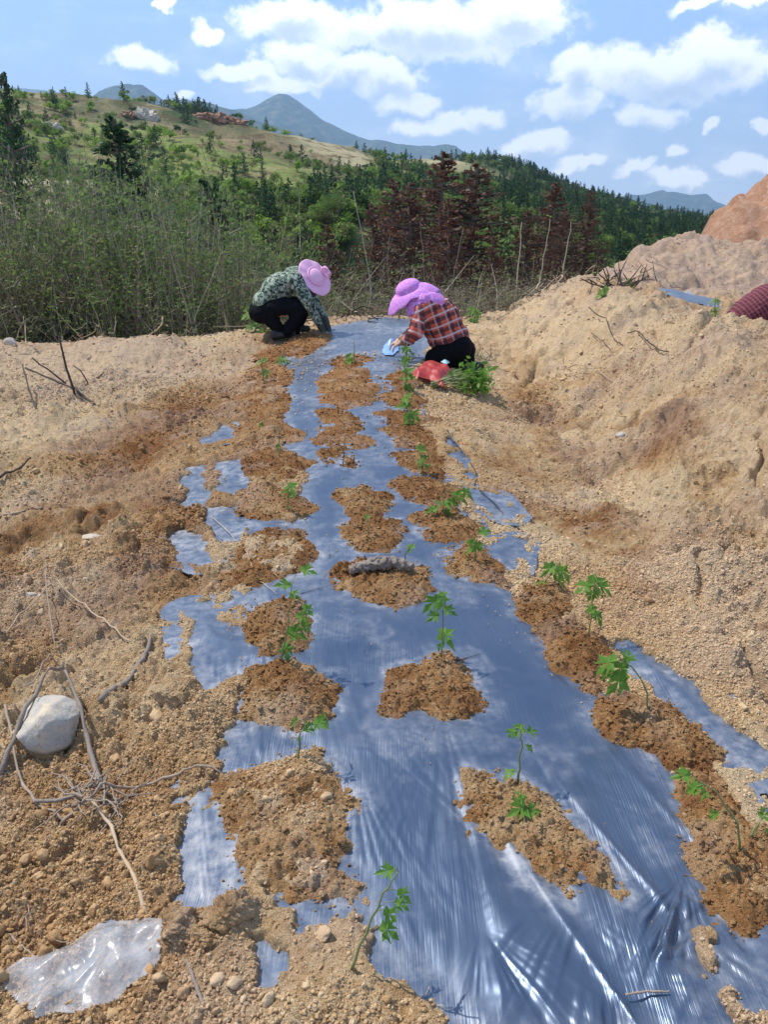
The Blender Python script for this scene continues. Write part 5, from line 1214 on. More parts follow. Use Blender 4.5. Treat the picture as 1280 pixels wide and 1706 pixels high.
# ------------------------------------------------------------------ seedlings
M_LEAFG = leaf_mat('seedling_leaf', (.10, .22, .03), (.20, .37, .055), .45, .5)
M_LEAFL = leaf_mat('seedling_leaf_pale', (.17, .30, .06), (.30, .42, .12), .45, .5)
M_WILT = leaf_mat('seedling_leaf_wilted', (.06, .13, .06), (.11, .20, .09), .3, .6)
M_GSTEM = simple('seedling_stem', (.17, .20, .07), .6, .25, 60, .2, .001)
M_TWIG = simple('brown_twig', (.055, .036, .025), .85, .35, 40, .4, .002)
def leaf_mesh(seed, mat, fold=.35, droop=.5):
    """a lobed leaf of unit length, stalk at the origin, tip along +X"""
    rg = np.random.default_rng(seed); lob = [(-2.35, .34), (-1.9, .20), (-1.25, .58), (-.85, .42), (-.55, .70), (-.3, .58), (0, 1.0), (.3, .58), (.55, .70), (.85, .42), (1.25, .58), (1.9, .20), (2.35, .34)]
    O = [(0.0, 0.0)]
    for a, r in lob:
        r *= rg.uniform(.88, 1.12); O.append((.22 + r * .80 * math.cos(a), r * .80 * math.sin(a)))
    O = np.array(O); mid = np.array([.30, 0.0]); V2 = [mid, np.array([.62, 0])] + list(O)
    V = []
    for x_, y_ in V2: V.append((x_ * (1 - .1 * x_), y_, fold * abs(y_) - droop * x_ ** 2 * .6 - abs(y_) ** 2 * droop * .8 + .04 * rg.normal()))
    n_ = len(O); F = []
    for i in range(n_ - 1):
        c = 0 if abs(O[i][0] + O[i + 1][0]) / 2 < .62 else 1; F.append((c, 2 + i, 2 + i + 1))
    F.append((0, 2 + n_ - 1, 2)); F += [(0, 1, 2 + 6), (0, 2 + 8, 1)]
    return mesh_np('leaf', V, np.array(F), mat, False)
LV = {k: [leaf_mesh(900 + i + j * 10, m_, .2 + .1 * i, .35 + .18 * i) for i in range(4)] for j, (k, m_) in enumerate((('g', M_LEAFG), ('l', M_LEAFL), ('w', M_WILT)))}
rl = np.random.default_rng(77)
def seedling(name, stem, lv, label, kind='g', cat='seedling', group='seedlings planted through the film', r=.0026, onheap=True, lean=0.0):
    b = G2(*stem[0]); Y0 = b[1]; P_ = [np.array(pix(px, py, Y0 - lean * i)) for i, (px, py) in enumerate(stem)]
    z0 = heap_top(b[0], b[1]) if onheap else gz1(b[0], b[1])
    dz = P_[0][2] - z0
    for i in range(len(P_)): P_[i][2] -= dz * (1 - i / max(1, len(P_) - 1))
    P_[0][2] -= .02
    org = P_[0].copy(); e = empty(name, org, label, cat, group)
    q = np.linspace(0, 1, len(P_)); qq = np.linspace(0, 1, 10); PP = np.stack([np.interp(qq, q, [p_[i] for p_ in P_]) for i in range(3)], 1)
    PP[1:-1] += rl.normal(size=(8, 3)) * .0025
    rr = max(r, Y0 * .0007); g_ = Geo(); g_.tube(PP - org, np.linspace(rr * 1.3, rr * .55, 10), 6, 0)
    stalks = []
    for (px, py, sz) in lv:
        p = np.array(pix(px, py, Y0 + rl.uniform(-.02, .02))); d2 = np.linalg.norm(PP - p, axis=1) + np.maximum(0, PP[:, 2] - p[2] + .01) * .5; i = int(np.argmin(d2)); s = PP[i]
        L_ = sz / FPX * (Y0 * 1.08) * 1.3
        out = p - s; out[1] += rl.uniform(-.5, .2) * L_; nrm = np.linalg.norm(out)
        if nrm < .3 * L_: out = np.array([rl.uniform(-1, 1), -rl.uniform(.2, 1), .3]); out /= np.linalg.norm(out)
        else: out = out / nrm
        st = p - out * L_ * .35
        g_.tube([s - org, (s + st) / 2 - org + [0, 0, .15 * L_], st - org], [rr * .5, rr * .4, rr * .35], 4, 0, False)
        tip = Vector(out) + Vector((0, 0, -.55)) + Vector(rl.normal(size=3) * .2); up = Vector((rl.normal() * .3, -.45, .8))
        xa = tip.normalized(); za = (up - xa * up.dot(xa)).normalized(); ya = za.cross(xa)
        o = bpy.data.objects.new('leaf', LV[kind][rl.integers(0, 4)]); COL.objects.link(o); o.parent = e
        o.matrix_local = Matrix.Translation(Vector(st - org)) @ Matrix((xa, ya, za)).transposed().to_4x4() @ Matrix.Diagonal((L_, L_ * rl.uniform(.85, 1.1), L_, 1))
    o = bpy.data.objects.new('stem', g_.mesh('stem', [M_GSTEM if lv else M_TWIG], True)); COL.objects.link(o); o.parent = e
    return e
SD = [
 ([(582,1645),(612,1575),(640,1500),(664,1452)],[(650,1443,36),(676,1488,40),(655,1515,44),(645,1545,40),(668,1500,30)],'g','tall leaning seedling nearest the viewer, at the left border of the film'),
 ([(497,1282),(500,1235),(512,1205)],[(540,1192,36),(512,1205,34),(500,1225,20),(488,1196,22),(530,1200,26)],'g','short seedling with drooping leaves in the nearest heap of the left row'),
 ([(470,1125),(480,1060),(486,975)],[(476,968,26),(506,940,26),(492,1045,34),(515,1010,22),(478,1078,30),(512,1040,26),(500,1022,22),(488,985,20)],'g','tall thin many-leaved seedling in the second nearest heap of the left row'),
 ([(478,862),(482,830),(482,808)],[(484,806,24),(474,815,16),(470,856,16),(478,845,14),(486,822,16)],'g','small seedling with one bright top leaf in the fifth heap of the left row'),
 ([(735,1112),(738,1050),(737,988)],[(740,986,30),(720,996,34),(722,1022,24),(740,1052,38),(748,1008,24),(734,1075,14)],'g','upright seedling with a bare lower stem in the second heap of the middle row'),
 ([(862,1322),(868,1260),(868,1215)],[(868,1210,28),(888,1218,24),(852,1284,26),(852,1218,20),(884,1240,16)],'g','slender upright seedling in the nearest heap of the middle row'),
 ([(868,1385),(870,1362),(872,1350)],[(870,1345,44),(884,1362,42),(856,1350,38),(886,1345,34),(858,1370,36),(872,1330,30)],'g','low bushy seedling lying in the nearest heap of the middle row'),
 ([(672,952),(680,925),(686,905)],[(685,906,18)],'g','thin leaning stem with one small leaf in the third heap of the middle row'),
 ([(615,905),(612,870),(616,832)],[(612,858,12)],'g','thin stem with one tiny leaf in the fourth heap of the middle row'),
 ([(622,846),(624,812)],[],'g','short leafless stem in the fifth heap of the middle row'),
 ([(572,782),(573,742)],[],'g','left one of two leafless stems in the sixth heap of the middle row'),
 ([(588,782),(590,758)],[],'g','right one of two leafless stems in the sixth heap of the middle row'),
 ([(565,700),(562,672)],[],'g','short bare stem in the eighth heap of the middle row'),
 ([(590,612),(591,566)],[(580,598,18),(588,606,16),(582,590,14),(576,604,12)],'g','seedling with low leaves and a bare tip in the farthest heap of the middle row'),
 ([(1230,1442),(1224,1390),(1195,1330),(1155,1292)],[(1142,1288,34),(1160,1302,34),(1175,1320,26),(1186,1355,26),(1150,1310,24)],'g','long bowed seedling arching left from the nearest heap of the right row'),
 ([(1242,1420),(1262,1388),(1276,1358)],[(1276,1356,30),(1288,1385,26),(1262,1396,14)],'g','short seedling cut by the right border beside the long bowed one'),
 ([(1080,1205),(1072,1160),(1052,1120),(1035,1098)],[(1012,1100,38),(1030,1130,46),(1008,1118,26),(1048,1092,30),(1035,1112,34),(1020,1090,26)],'g','large-leaved bent seedling in the second heap of the right row'),
 ([(980,1075),(985,1030),(996,968)],[(995,960,34),(978,972,28),(1010,970,30),(995,1018,30),(984,988,22),(986,1008,24),(1004,985,24)],'g','tall leafy upright seedling in the third heap of the right row'),
 ([(905,990),(918,962),(932,942)],[(918,936,28),(940,944,32),(905,968,26),(936,965,24),(928,950,20)],'g','dark leafy seedling in the fourth heap of the right row'),
 ([(790,950),(792,915),(797,888)],[(788,900,26),(802,880,20),(786,936,22),(800,905,20),(780,915,18)],'g','pale leafy seedling in the fifth heap of the right row'),
 ([(738,870),(738,840),(746,816)],[(735,830,32),(725,845,22),(765,820,28),(780,815,24),(730,868,20),(755,832,20),(742,850,22)],'g','spreading blue-green seedling in the sixth heap of the right row'),
 ([(705,794),(703,762),(702,738)],[(702,745,20),(706,770,20),(700,788,18),(708,756,16),(698,766,16)],'g','narrow leafy seedling in the eighth heap of the right row'),
 ([(683,716),(682,692),(684,678)],[(682,690,22),(677,702,20),(692,684,20),(686,705,18)],'g','leafy seedling in the tenth heap of the right row'),
 ([(680,694),(678,668),(676,650)],[(678,655,22),(685,668,20),(672,672,18),(680,682,20)],'g','leafy seedling in the eleventh heap of the right row'),
 ([(678,655),(676,632),(678,608)],[(677,612,20),(683,628,20),(672,624,18),(680,642,18),(674,640,16)],'g','leafy seedling in the farthest heap of the right row'),
 ([(676,612),(678,588),(679,570)],[(676,578,18),(681,592,18),(674,598,16),(684,582,14)],'g','seedling standing right at the hands of the worker in plaid'),
 ([(467,772),(465,735),(466,702)],[(463,742,10)],'g','thin dark stem in the sixth heap of the left row'),
 ([(455,842),(454,815)],[],'g','short leafless twig in the fifth heap of the left row'),
 ([(438,728),(436,700)],[(434,704,10)],'g','short thin stem in the seventh heap of the left row'),
 ([(440,642),(436,612),(440,594)],[(430,600,15),(443,612,15),(438,596,13)],'l','small pale green seedling in the ninth heap of the left row'),
 ([(470,612),(469,590)],[(468,590,16),(474,598,14),(463,600,14)],'l','small pale seedling in the tenth heap of the left row'),
]
for stem, lv, k, lab in SD: seedling('seedling', stem, lv, lab, k)
# other small plants
for stem, lv, k, lab in [
 ([(425,560),(424,535),(420,512)],[(412,520,20),(430,522,22),(418,508,16),(424,534,20),(412,540,18),(428,548,16)],'l','pale green drooping plant left of the squatting worker'),
 ([(440,562),(442,540),(444,524)],[(436,528,20),(450,530,22),(444,520,16),(440,545,18),(456,542,18)],'l','small pale plant in front of the squatting worker'),
 ([(1190,545),(1191,518),(1193,494)],[(1187,500,14),(1196,498,13),(1190,515,14),(1196,512,12),(1187,526,13),(1193,535,12)],'l','bright yellow-green plant beside the far right worker'),
 ([(790,540),(792,518),(793,504)],[(786,512,16),(797,515,16),(790,524,16),(794,534,14),(786,532,12)],'l','small pale plant behind the worker in plaid'),
 ([(1008,495),(1008,478),(1010,470)],[(1004,480,14),(1012,476,14),(1008,488,14),(1002,490,12)],'l','small pale weed left of the dark twig heap'),
 ([(1048,478),(1050,468)],[(1046,470,12),(1054,472,12),(1050,466,10)],'l','tiny pale weed right of the dark twig heap')]:
    seedling('small_plant', stem, lv, lab, k, 'plant', None, .003, False)
e = seedling('uprooted_seedling', [(1270,1075),(1245,1090),(1225,1095)], [(1212,1096,34),(1220,1102,30),(1240,1080,24),(1205,1098,24)], 'wilted seedling lying loose on the bare slope at the right', 'w', 'seedling', None, .002, False)

# bundle of seedlings waiting beside the kneeling worker
c0 = G2(765, 652); zb = gz1(*c0); e = empty('seedling_bundle', (c0[0], c0[1], zb), 'bundle of uprooted green seedlings lying beside the kneeling worker', 'seedlings')
rb = np.random.default_rng(5); g_ = Geo(); g2 = Geo()
for k in range(34):
    a = np.array([-.24, rb.uniform(-.04, .05), rb.uniform(.02, .07)]); b_ = np.array([rb.uniform(.02, .20), rb.uniform(-.13, .13), rb.uniform(.03, .18)])
    g_.tube([a, (a + b_) / 2 + [0, 0, .02], b_], [.004, .0035, .002], 4, 0, False)
    m_ = 9; C_ = b_ + rb.normal(size=(m_, 3)) * [.055, .05, .04]; C_[:, 2] = np.maximum(C_[:, 2], .01); leaves(g2, C_, .030, rb, 0)
for nm, q_, mt in (('stems', g_, M_GSTEM), ('leaf_mass', g2, M_LEAFG)):
    o = bpy.data.objects.new(nm, q_.mesh(nm, [mt])); COL.objects.link(o); o.parent = e

# ------------------------------------------------------------------ crumpled sheets
def sheet(name, px_poly, H, mat, label, cat, step=.006, off=.015, lift=.004, seed=1, peak=None):
    poly = np.array([G2(a, b) for a, b in px_poly]); cx, cy = poly.mean(0); mn = poly.min(0) - .03; mxx = poly.max(0) + .03
    xs = np.arange(mn[0], mxx[0], step); ys = np.arange(mn[1], mxx[1], step * (1 + cy * .1)); X, Y = np.meshgrid(xs, ys); sd = poly_sd(X, Y, poly) + .006 * fbm(X, Y, 12, 2, seed)
    q = sst(sd, -.01, .05)
    n1 = fbm(X + .05 * vn(X * 6, Y * 6, 3), Y, 7 if step > .004 else 5, 2, seed + 5); rid = 1 - np.abs(n1); n2 = 1 - np.abs(fbm(X, Y, 17, 2, seed + 8))
    z = lift + q * (H * (.35 + .65 * rid ** 2) + H * (.22 if step > .004 else .12) * n2)
    if step < .004:
        ca, sa_ = math.cos(.6), math.sin(.6); U_ = X * ca + Y * sa_; W_ = -X * sa_ + Y * ca
        z = lift + q * (.010 + .016 * (1 - np.abs(vn(U_ * 9 + .6 * vn(X * 8, Y * 8, 2), W_ * 3, seed))) ** 3 + .012 * (1 - np.abs(vn(U_ * 4, W_ * 14 + .8 * vn(X * 6, Y * 6, 5), seed + 1))) ** 4 + .004 * (1 - np.abs(vn(U_ * 30, W_ * 12, seed + 3))) ** 2)
    if peak: 
        for (px, py, h, r) in peak:
            x0, y0 = G2(px, py); d = np.hypot(X - x0, Y - y0); th = np.arctan2(Y - y0, X - x0); z = z + h * np.exp(-d / r) * (1 + .25 * np.sin(th * 9))
    Z = np.maximum(ground_z(X.ravel(), Y.ravel()).reshape(X.shape), basef(X, Y) + off) + z
    K = 5
    if step < .004: Z = Z - z
    for _ in range(2 if step > .004 else 30): Z[1:-1, 1:-1] = (Z[1:-1, 1:-1] * 2 + Z[:-2, 1:-1] + Z[2:, 1:-1] + Z[1:-1, :-2] + Z[1:-1, 2:]) / 6
    if step < .004: Z = Z + z
    k = (sd > -.004).ravel(); F = grid_faces(len(ys), len(xs)); F = F[k[F].all(1)]; used = np.unique(F); mp = -np.ones(k.size, int); mp[used] = np.arange(len(used))
    z0 = float(basef(cx, cy)); V = np.stack([X - cx, Y - cy, Z - z0], -1).reshape(-1, 3)[used]
    o = bpy.data.objects.new(name, mesh_np(name, V, mp[F], mat)); COL.objects.link(o); o.location = (cx, cy, z0); tag(o, label, cat); return o
m, n, b, o_ = newmat('clear_plastic'); M_CLEAR = m
P = n.n('ShaderNodeNewGeometry').outputs['Position']; b.inputs['Base Color'].default_value = (.66, .68, .71, 1); b.inputs['Roughness'].default_value = .27; b.inputs['Specular IOR Level'].default_value = .7
bump(n, b, n.noise(P, 40, 3, .5, .8), .25, .006)
tr_ = n.n('ShaderNodeBsdfTransparent'); mx = n.n('ShaderNodeMixShader'); n.val(mx.inputs[0], n.mr(n.noise(P, 11, 4, .6), .32, .66, .16, .50))
m.node_tree.links.new(tr_.outputs[0], mx.inputs[1]); m.node_tree.links.new(b.outputs[0], mx.inputs[2]); m.node_tree.links.new(mx.outputs[0], o_.inputs[0])
sheet('plastic_bag', [(6,1632),(38,1602),(92,1588),(135,1570),(188,1552),(240,1542),(272,1558),(268,1615),(248,1640),(200,1672),(150,1690),(92,1698),(66,1722),(30,1686)], .020, M_CLEAR, 'crumpled clear plastic bag lying on the soil at the lower left', 'plastic bag', .0035, .0, .006, 31)
M_RED2 = simple('red_woven_plastic', (.42, .04, .035), .5, .25, 30, .3, .003, trans=.1)
sheet('red_sack', [(684,628),(700,618),(728,614),(748,616),(752,626),(740,636),(744,654),(732,650),(714,638),(692,638)], .060, M_RED2, 'crumpled red sack in front of the kneeling worker', 'sack', .010, .02, .01, 41)
M_BLUEP = simple('pale_blue_plastic', (.22, .38, .68), .3, .3, 20, .3, .003)
sheet('plastic_sheet', [(636,592),(642,582),(655,576),(664,580),(664,590),(655,597),(642,597)], .02, M_BLUEP, 'pale blue plastic pulled up at the hand of the kneeling worker', 'plastic sheet', .010, .02, .01, 51, [(652, 584, .10, .05)])
M_TEAL = simple('pale_teal_plastic', (.35, .55, .60), .35, .2, 20, .3, .003)
sheet('plastic_wrapper', [(734,616),(744,612),(750,617),(742,622)], .03, M_TEAL, 'small pale teal wrapper on top of the red sack', 'wrapper', .008, .05, .02, 61)
# torn dark edge of the film that sticks out of the soil
def ground_strip(name, px_pts, r0, r1, mat, label, cat, group=None, off=.0, wig=.10, sides=6, heights=None, sub=4):
    P_ = np.array([G2(a, b) for a, b in px_pts]); t = np.linspace(0, 1, len(P_)); tt = np.linspace(0, 1, len(P_) * sub)
    # smooth the path
    X = np.interp(tt, t, P_[:, 0]); Y = np.interp(tt, t, P_[:, 1])
    rg_ = np.random.default_rng(int(abs(P_[0][0]) * 1e4) % 99991); k = np.array([.25, .5, .25])
    for _ in range(2): X[1:-1] = np.convolve(X, k, 'valid'); Y[1:-1] = np.convolve(Y, k, 'valid')
    rad = np.linspace(r0, r1, len(tt)) * (1 + .15 * rg_.normal(size=len(tt))); X += rg_.normal(size=len(tt)) * r0 * wig; Y += rg_.normal(size=len(tt)) * r0 * wig
    g0 = ground_z(X, Y); sd = film_sd(X, Y); g0 = np.where(sd > 0, basef(X, Y) + .024, g0); Z = g0.copy()
    for _ in range(3): Z[1:-1] = np.convolve(Z, k, 'valid')
    Z = np.maximum(Z, g0 - rad * .5) + rad * .7 + off
    if heights is not None: Z += np.interp(tt, t, heights)
    Pp = np.c_[X, Y, Z]; org = Pp[0].copy(); g_ = Geo(); g_.tube(Pp - org, rad, sides, 0); me = g_.mesh(name, [mat], True)
    o = bpy.data.objects.new(name, me); COL.objects.link(o); o.location = org; tag(o, label, cat, group); return o, Pp, rad
M_BLK = simple('black_film_edge', (.03, .035, .045), .35, .3, 30, .3, .002)
ground_strip('film_cord', [(746,728),(765,752),(782,775),(796,798),(790,815)], .005, .004, M_BLK, 'short twisted cord of dark film at the right of the bed, far piece', 'cord')
ground_strip('film_cord', [(800,826),(822,845),(845,868),(872,888)], .005, .004, M_BLK, 'short twisted cord of dark film at the right of the bed, near piece', 'cord')

# ------------------------------------------------------------------ sticks and roots
M_WOOD = simple('weathered_root', (.30, .225, .165), .85, .35, 30, .6, .003)
M_WOODG = simple('grey_branch', (.22, .175, .14), .85, .4, 26, .7, .004)
M_ROOTP = simple('pale_root', (.45, .33, .21), .8, .25, 40, .4, .002)
GS = 'sticks and roots lying on the soil'
for pp, r0, r1, mt, lab, hh in [
 ([(252,1064),(238,1100),(210,1150),(172,1190)],.010,.017,M_WOODG,'thick grey root piece lying on the soil above the lump of earth',None),
 ([(0,1052),(48,1016),(95,998),(130,1012),(180,1048),(218,1072)],.0045,.004,M_ROOTP,'long pale root arching above the thick grey root piece',[0,.02,.05,.04,.02,0]),
 ([(76,935),(80,985),(84,1030),(90,1070)],.003,.004,M_WOOD,'thin upright root crossing the long pale root',[0,.06,.05,0]),
 ([(108,1146),(82,1186),(42,1238),(0,1290)],.009,.012,M_WOODG,'grey branch lying across the pale rock',[.09,.10,.05,0]),
 ([(118,1172),(140,1215),(152,1262),(172,1318)],.006,.011,M_WOODG,'grey branch leaning on the right side of the pale rock',[.08,.06,.03,.01]),
 ([(8,1182),(22,1235),(30,1295),(60,1345),(112,1366)],.006,.005,M_WOOD,'root curving down left of the pale rock',[.02,.04,.02,.01,0]),
 ([(100,1368),(150,1352),(180,1335),(215,1322),(290,1312),(335,1298),(392,1300)],.007,.004,M_WOOD,'long root running right towards the film',[.01,.02,.03,.02,.02,.01,0]),
 ([(158,1362),(188,1385),(195,1425),(222,1465),(246,1535)],.005,.008,M_ROOTP,'pale root running down towards the clear plastic bag',[.02,.02,.01,0,0]),
 ([(105,1362),(80,1395),(72,1435)],.004,.002,M_WOOD,'short root hanging below the root tangle',None),
 ([(60,1345),(120,1340),(168,1325),(178,1300)],.007,.007,M_WOODG,'middle strand of the root tangle at the left',[.02,.03,.04,.02]),
 ([(0,1540),(30,1568),(56,1592)],.004,.003,M_WOOD,'thin root above the clear plastic bag',None),
 ([(0,1500),(30,1478),(60,1465),(92,1460)],.003,.002,M_WOOD,'thin twig at the left border above the plastic bag',None),
 ([(312,1622),(325,1655),(342,1700)],.006,.005,M_WOODG,'short grey stick right of the clear plastic bag',None),
 ([(352,868),(385,900),(412,932),(425,972),(462,1000)],.003,.002,M_ROOTP,'pale thin root crossing the left part of the film',[0,.01,.01,.01,0]),
 ([(500,1000),(530,990),(562,983)],.0015,.001,M_TWIG,'hair-thin root on the film beside the clod heap',None),
 ([(762,1112),(780,1107),(800,1101)],.002,.001,M_TWIG,'tiny twig at the right of the second middle heap',None),
 ([(1042,1672),(1075,1668),(1112,1672)],.004,.003,M_WOOD,'short stick lying on the slack film at the lower right',None),
 ([(160,1395),(200,1360),(232,1338),(262,1290)],.0035,.002,M_WOOD,'thin side root rising right of the tangle',[0,.03,.04,.01]),
 ([(0,810),(26,798),(54,784)],.012,.008,M_TWIG,'dark stick at the left border, halfway up the photo',[.02,.03,.04]),
 ([(0,868),(38,863),(72,850)],.008,.006,M_WOOD,'grey root just below the dark stick at the left border',None),
 ([(46,644),(90,655),(130,670),(162,682)],.012,.016,M_TWIG,'thick dark branch lying low at the upper left',[.16,.10,.05,0]),
 ([(44,652),(52,672),(62,694)],.009,.012,M_TWIG,'short dark stub at the left of the dark branches',[.2,.08,0]),
 ([(980,534),(1012,553),(1040,576)],.007,.005,M_TWIG,'dark stick on the right slope, left one of two',[.10,.04,0]),
 ([(1045,562),(1080,578),(1114,600)],.007,.008,M_TWIG,'dark stick on the right slope, right one of two',[.05,.08,.03]),
 ([(985,566),(1005,572),(1022,580)],.005,.004,M_TWIG,'short dark twig below the two dark sticks',[.06,.03,0]),
 ([(938,632),(965,640),(990,630),(1020,628)],.007,.005,M_ROOTP,'pale twig in the hollow of the right slope',[.02,.04,.04,.02]),
 ([(930,612),(962,625),(1002,622)],.006,.004,M_WOOD,'thin brown twig in the hollow of the right slope',[.05,.05,.04]),
 ([(60,1215),(95,1170),(112,1145)],.004,.003,M_WOOD,'short thin twig on top of the pale rock',[.13,.14,.10]),
 ]: ground_strip('stick', pp, r0 * .72, r1 * .72, mt, lab, 'stick', GS, heights=hh, wig=.25)
for pp, Y, r0, r1, lab in [([(130,690),(120,640),(106,600),(98,560)],6.6,.013,.008,'upright dark stick at the upper left, tallest of its group'),([(150,672),(120,648),(85,620),(52,597)],7.0,.012,.006,'dark branch slanting up left among the upper left sticks'),([(152,675),(147,640),(135,618),(122,608)],7.1,.008,.005,'thin bent stick right of the tallest upright one'),([(150,640),(165,628),(172,620)],7.3,.008,.005,'tiny forked twig at the right of the upper left sticks')]:
    stem_thing('stick', pp, Y, .05, r0, r1, M_TWIG, lab, 'stick', GS)
c0 = G2(165, 1345); zc = gz1(*c0); g_ = Geo(); rb = np.random.default_rng(19)
for k in range(30):
    a = np.r_[rb.uniform(-.06, .06, 2), rb.uniform(.0, .04)]; d = rb.normal(size=3) * [.6, .6, .25]; L_ = rb.uniform(.05, .17); d = d / np.linalg.norm(d); pp_ = [a]
    for j in range(4): d = d + rb.normal(size=3) * .45; d[2] = d[2] * .5 - .05; d /= np.linalg.norm(d); pp_.append(pp_[-1] + d * L_ / 4)
    pp_ = np.array(pp_); pp_[:, 2] = np.abs(pp_[:, 2]); r_ = rb.uniform(.0014, .0038); g_.tube(pp_, np.linspace(r_, r_ * .4, 5), 5, 0, False)
o = bpy.data.objects.new('root_tangle', g_.mesh('root_tangle', [M_WOOD], True)); COL.objects.link(o); o.location = (c0[0], c0[1], zc + .004); tag(o, 'tangle of fine grey roots where the branches meet at the lower left', 'roots')
# dark heap of torn-out twigs on the crest at the right
c0 = G2(1022, 478); zc = gz1(*c0); g_ = Geo(); rb = np.random.default_rng(9)
for k in range(26):
    a = rb.uniform(-.25, .25, 3) * [1, .6, 0]; d = rb.normal(size=3) * [.5, .4, .35]; d[2] = abs(d[2]) + .1; L_ = rb.uniform(.15, .42); d = d / np.linalg.norm(d) * L_
    g_.tube([a, a + d * .5 + rb.normal(size=3) * .04, a + d], [.009, .007, .003], 5, 0, False)
o = bpy.data.objects.new('twig_heap', g_.mesh('twig_heap', [M_TWIG])); COL.objects.link(o); o.location = (c0[0], c0[1], zc); tag(o, 'dark heap of torn-out twigs on the crest of the right slope', 'twigs')
# dry straw behind the kneeling worker
c0 = G2(800, 600); zc = gz1(*c0); g_ = Geo()
for k in range(44):
    a = rb.uniform(-.16, .16, 3) * [1, .8, 0]; d = rb.normal(size=3) * [.6, .4, .4]; d[2] = abs(d[2]); d = d / np.linalg.norm(d) * rb.uniform(.10, .30)
    g_.tube([a, a + d * .5 + rb.normal(size=3) * .02, a + d], [.005, .004, .002], 3, 0, False)
o = bpy.data.objects.new('straw_clump', g_.mesh('straw_clump', [M_STEM])); COL.objects.link(o); o.location = (c0[0], c0[1], zc + .01); tag(o, 'clump of dry straw and torn roots behind the kneeling worker', 'straw')

# ------------------------------------------------------------------ stones
m, n, b, _o = newmat('pale_stone'); M_STONE = m
P = n.n('ShaderNodeNewGeometry').outputs['Position']; c = n.mix(n.ss(n.noise(P, 12, 5, .6), .42, .62), (.42, .38, .33), (.56, .46, .33)); c = n.mix(n.ss(n.noise(P, 120, 4, .7), .52, .72), c, (.24, .21, .18))
n.val(b.inputs['Base Color'], c); b.inputs['Roughness'].default_value = .85; bump(n, b, n.noise(P, 70, 5, .7), .7, .006)
def stone(name, px, py, rx, ry, rz, label, seed, sub=4, rotz=0, mat=M_STONE, cat='stone', sink=.38):
    x, y = G2(px, py); bm = bmesh.new(); bmesh.ops.create_icosphere(bm, subdivisions=sub, radius=1); rg_ = np.random.default_rng(seed)
    Cc = rdir(rg_, 12); Dd = rg_.uniform(.62, .92, 12)
    for v in bm.verts:
        p = np.array(v.co); p /= np.linalg.norm(p); t = min([1.0] + [dd / (p @ cc) for cc, dd in zip(Cc, Dd) if p @ cc > .05]); t *= 1 + .035 * float(fbm(np.array([p[0] * 3 + seed]), np.array([p[1] * 3 + p[2] * 2]), 1, 3, seed)[0]); v.co = Vector(p * t * [rx, ry, rz])
    me = bpy.data.meshes.new(name); bm.to_mesh(me); bm.free(); me.materials.append(mat); me.polygons.foreach_set('use_smooth', [False if sub < 4 else True] * len(me.polygons))
    o = bpy.data.objects.new(name, me); COL.objects.link(o); o.location = (x, y, gz1(x, y) + rz * (1 - 2 * sink) * .8); o.rotation_euler[2] = rotz; tag(o, label, cat); return o
stone('rock', 84, 1228, .110, .10, .085, 'large pale grey and yellow rock at the left with branches across it', 3, 5)
stone('stone', 152, 906, .050, .03, .014, 'flat pale stone lying beside the dark hole', 5, 4, .1)
stone('stone', 50, 988, .026, .02, .018, 'small grey-white stone above the long pale root', 6)
stone('stone', 66, 992, .018, .015, .014, 'small yellow stone beside the grey-white one', 7)
stone('stone', 18, 580, .075, .06, .06, 'round pale stone at the far left border of the field', 8)
stone('stone', 403, 1212, .032, .026, .022, 'pale chunky stone at the left of the film below the second left heap', 9)
stone('stone', 102, 862, .04, .03, .012, 'flat grey stone above the dark hole', 10)
stone('stone', 733, 1690, .018, .016, .013, 'small pale stone at the bottom border beside the film', 12)
stone('stone', 1035, 738, .035, .03, .025, 'small pale stone in the damp hollow of the right slope', 13)
M_CLOD = soil_mat('clod_soil', DRY, MID, DAMP_SHADE, False)
stone('earth_clod', 615, 1172, .010, .010, .009, 'single small brown clod alone on the film left of the second middle heap', 14, 3, 0, M_HEAP, 'clod', .2)
stone('earth_clod', 553, 948, .022, .018, .012, 'pale clod on the film above the third middle heap', 15, 4, 0, M_HEAP, 'clod', .2)
stone('earth_clod', 515, 682, .022, .018, .014, 'round clod alone on the far left of the film', 16, 3, 0, M_HEAP, 'clod', .2)
stone('earth_clod', 1142, 1440, .026, .018, .008, 'flat tan clod on the slack film at the right', 17, 4, .5, M_HEAP, 'clod', .2)
stone('earth_clod', 1178, 1572, .022, .024, .016, 'reddish clod at the corner of the bright folded film', 18, 4, 0, M_HEAP, 'clod', .2)
stone('earth_clod', 1108, 1306, .012, .018, .010, 'small brown clod on the torn film beside the right row', 19, 4, 0, M_HEAP, 'clod', .2)
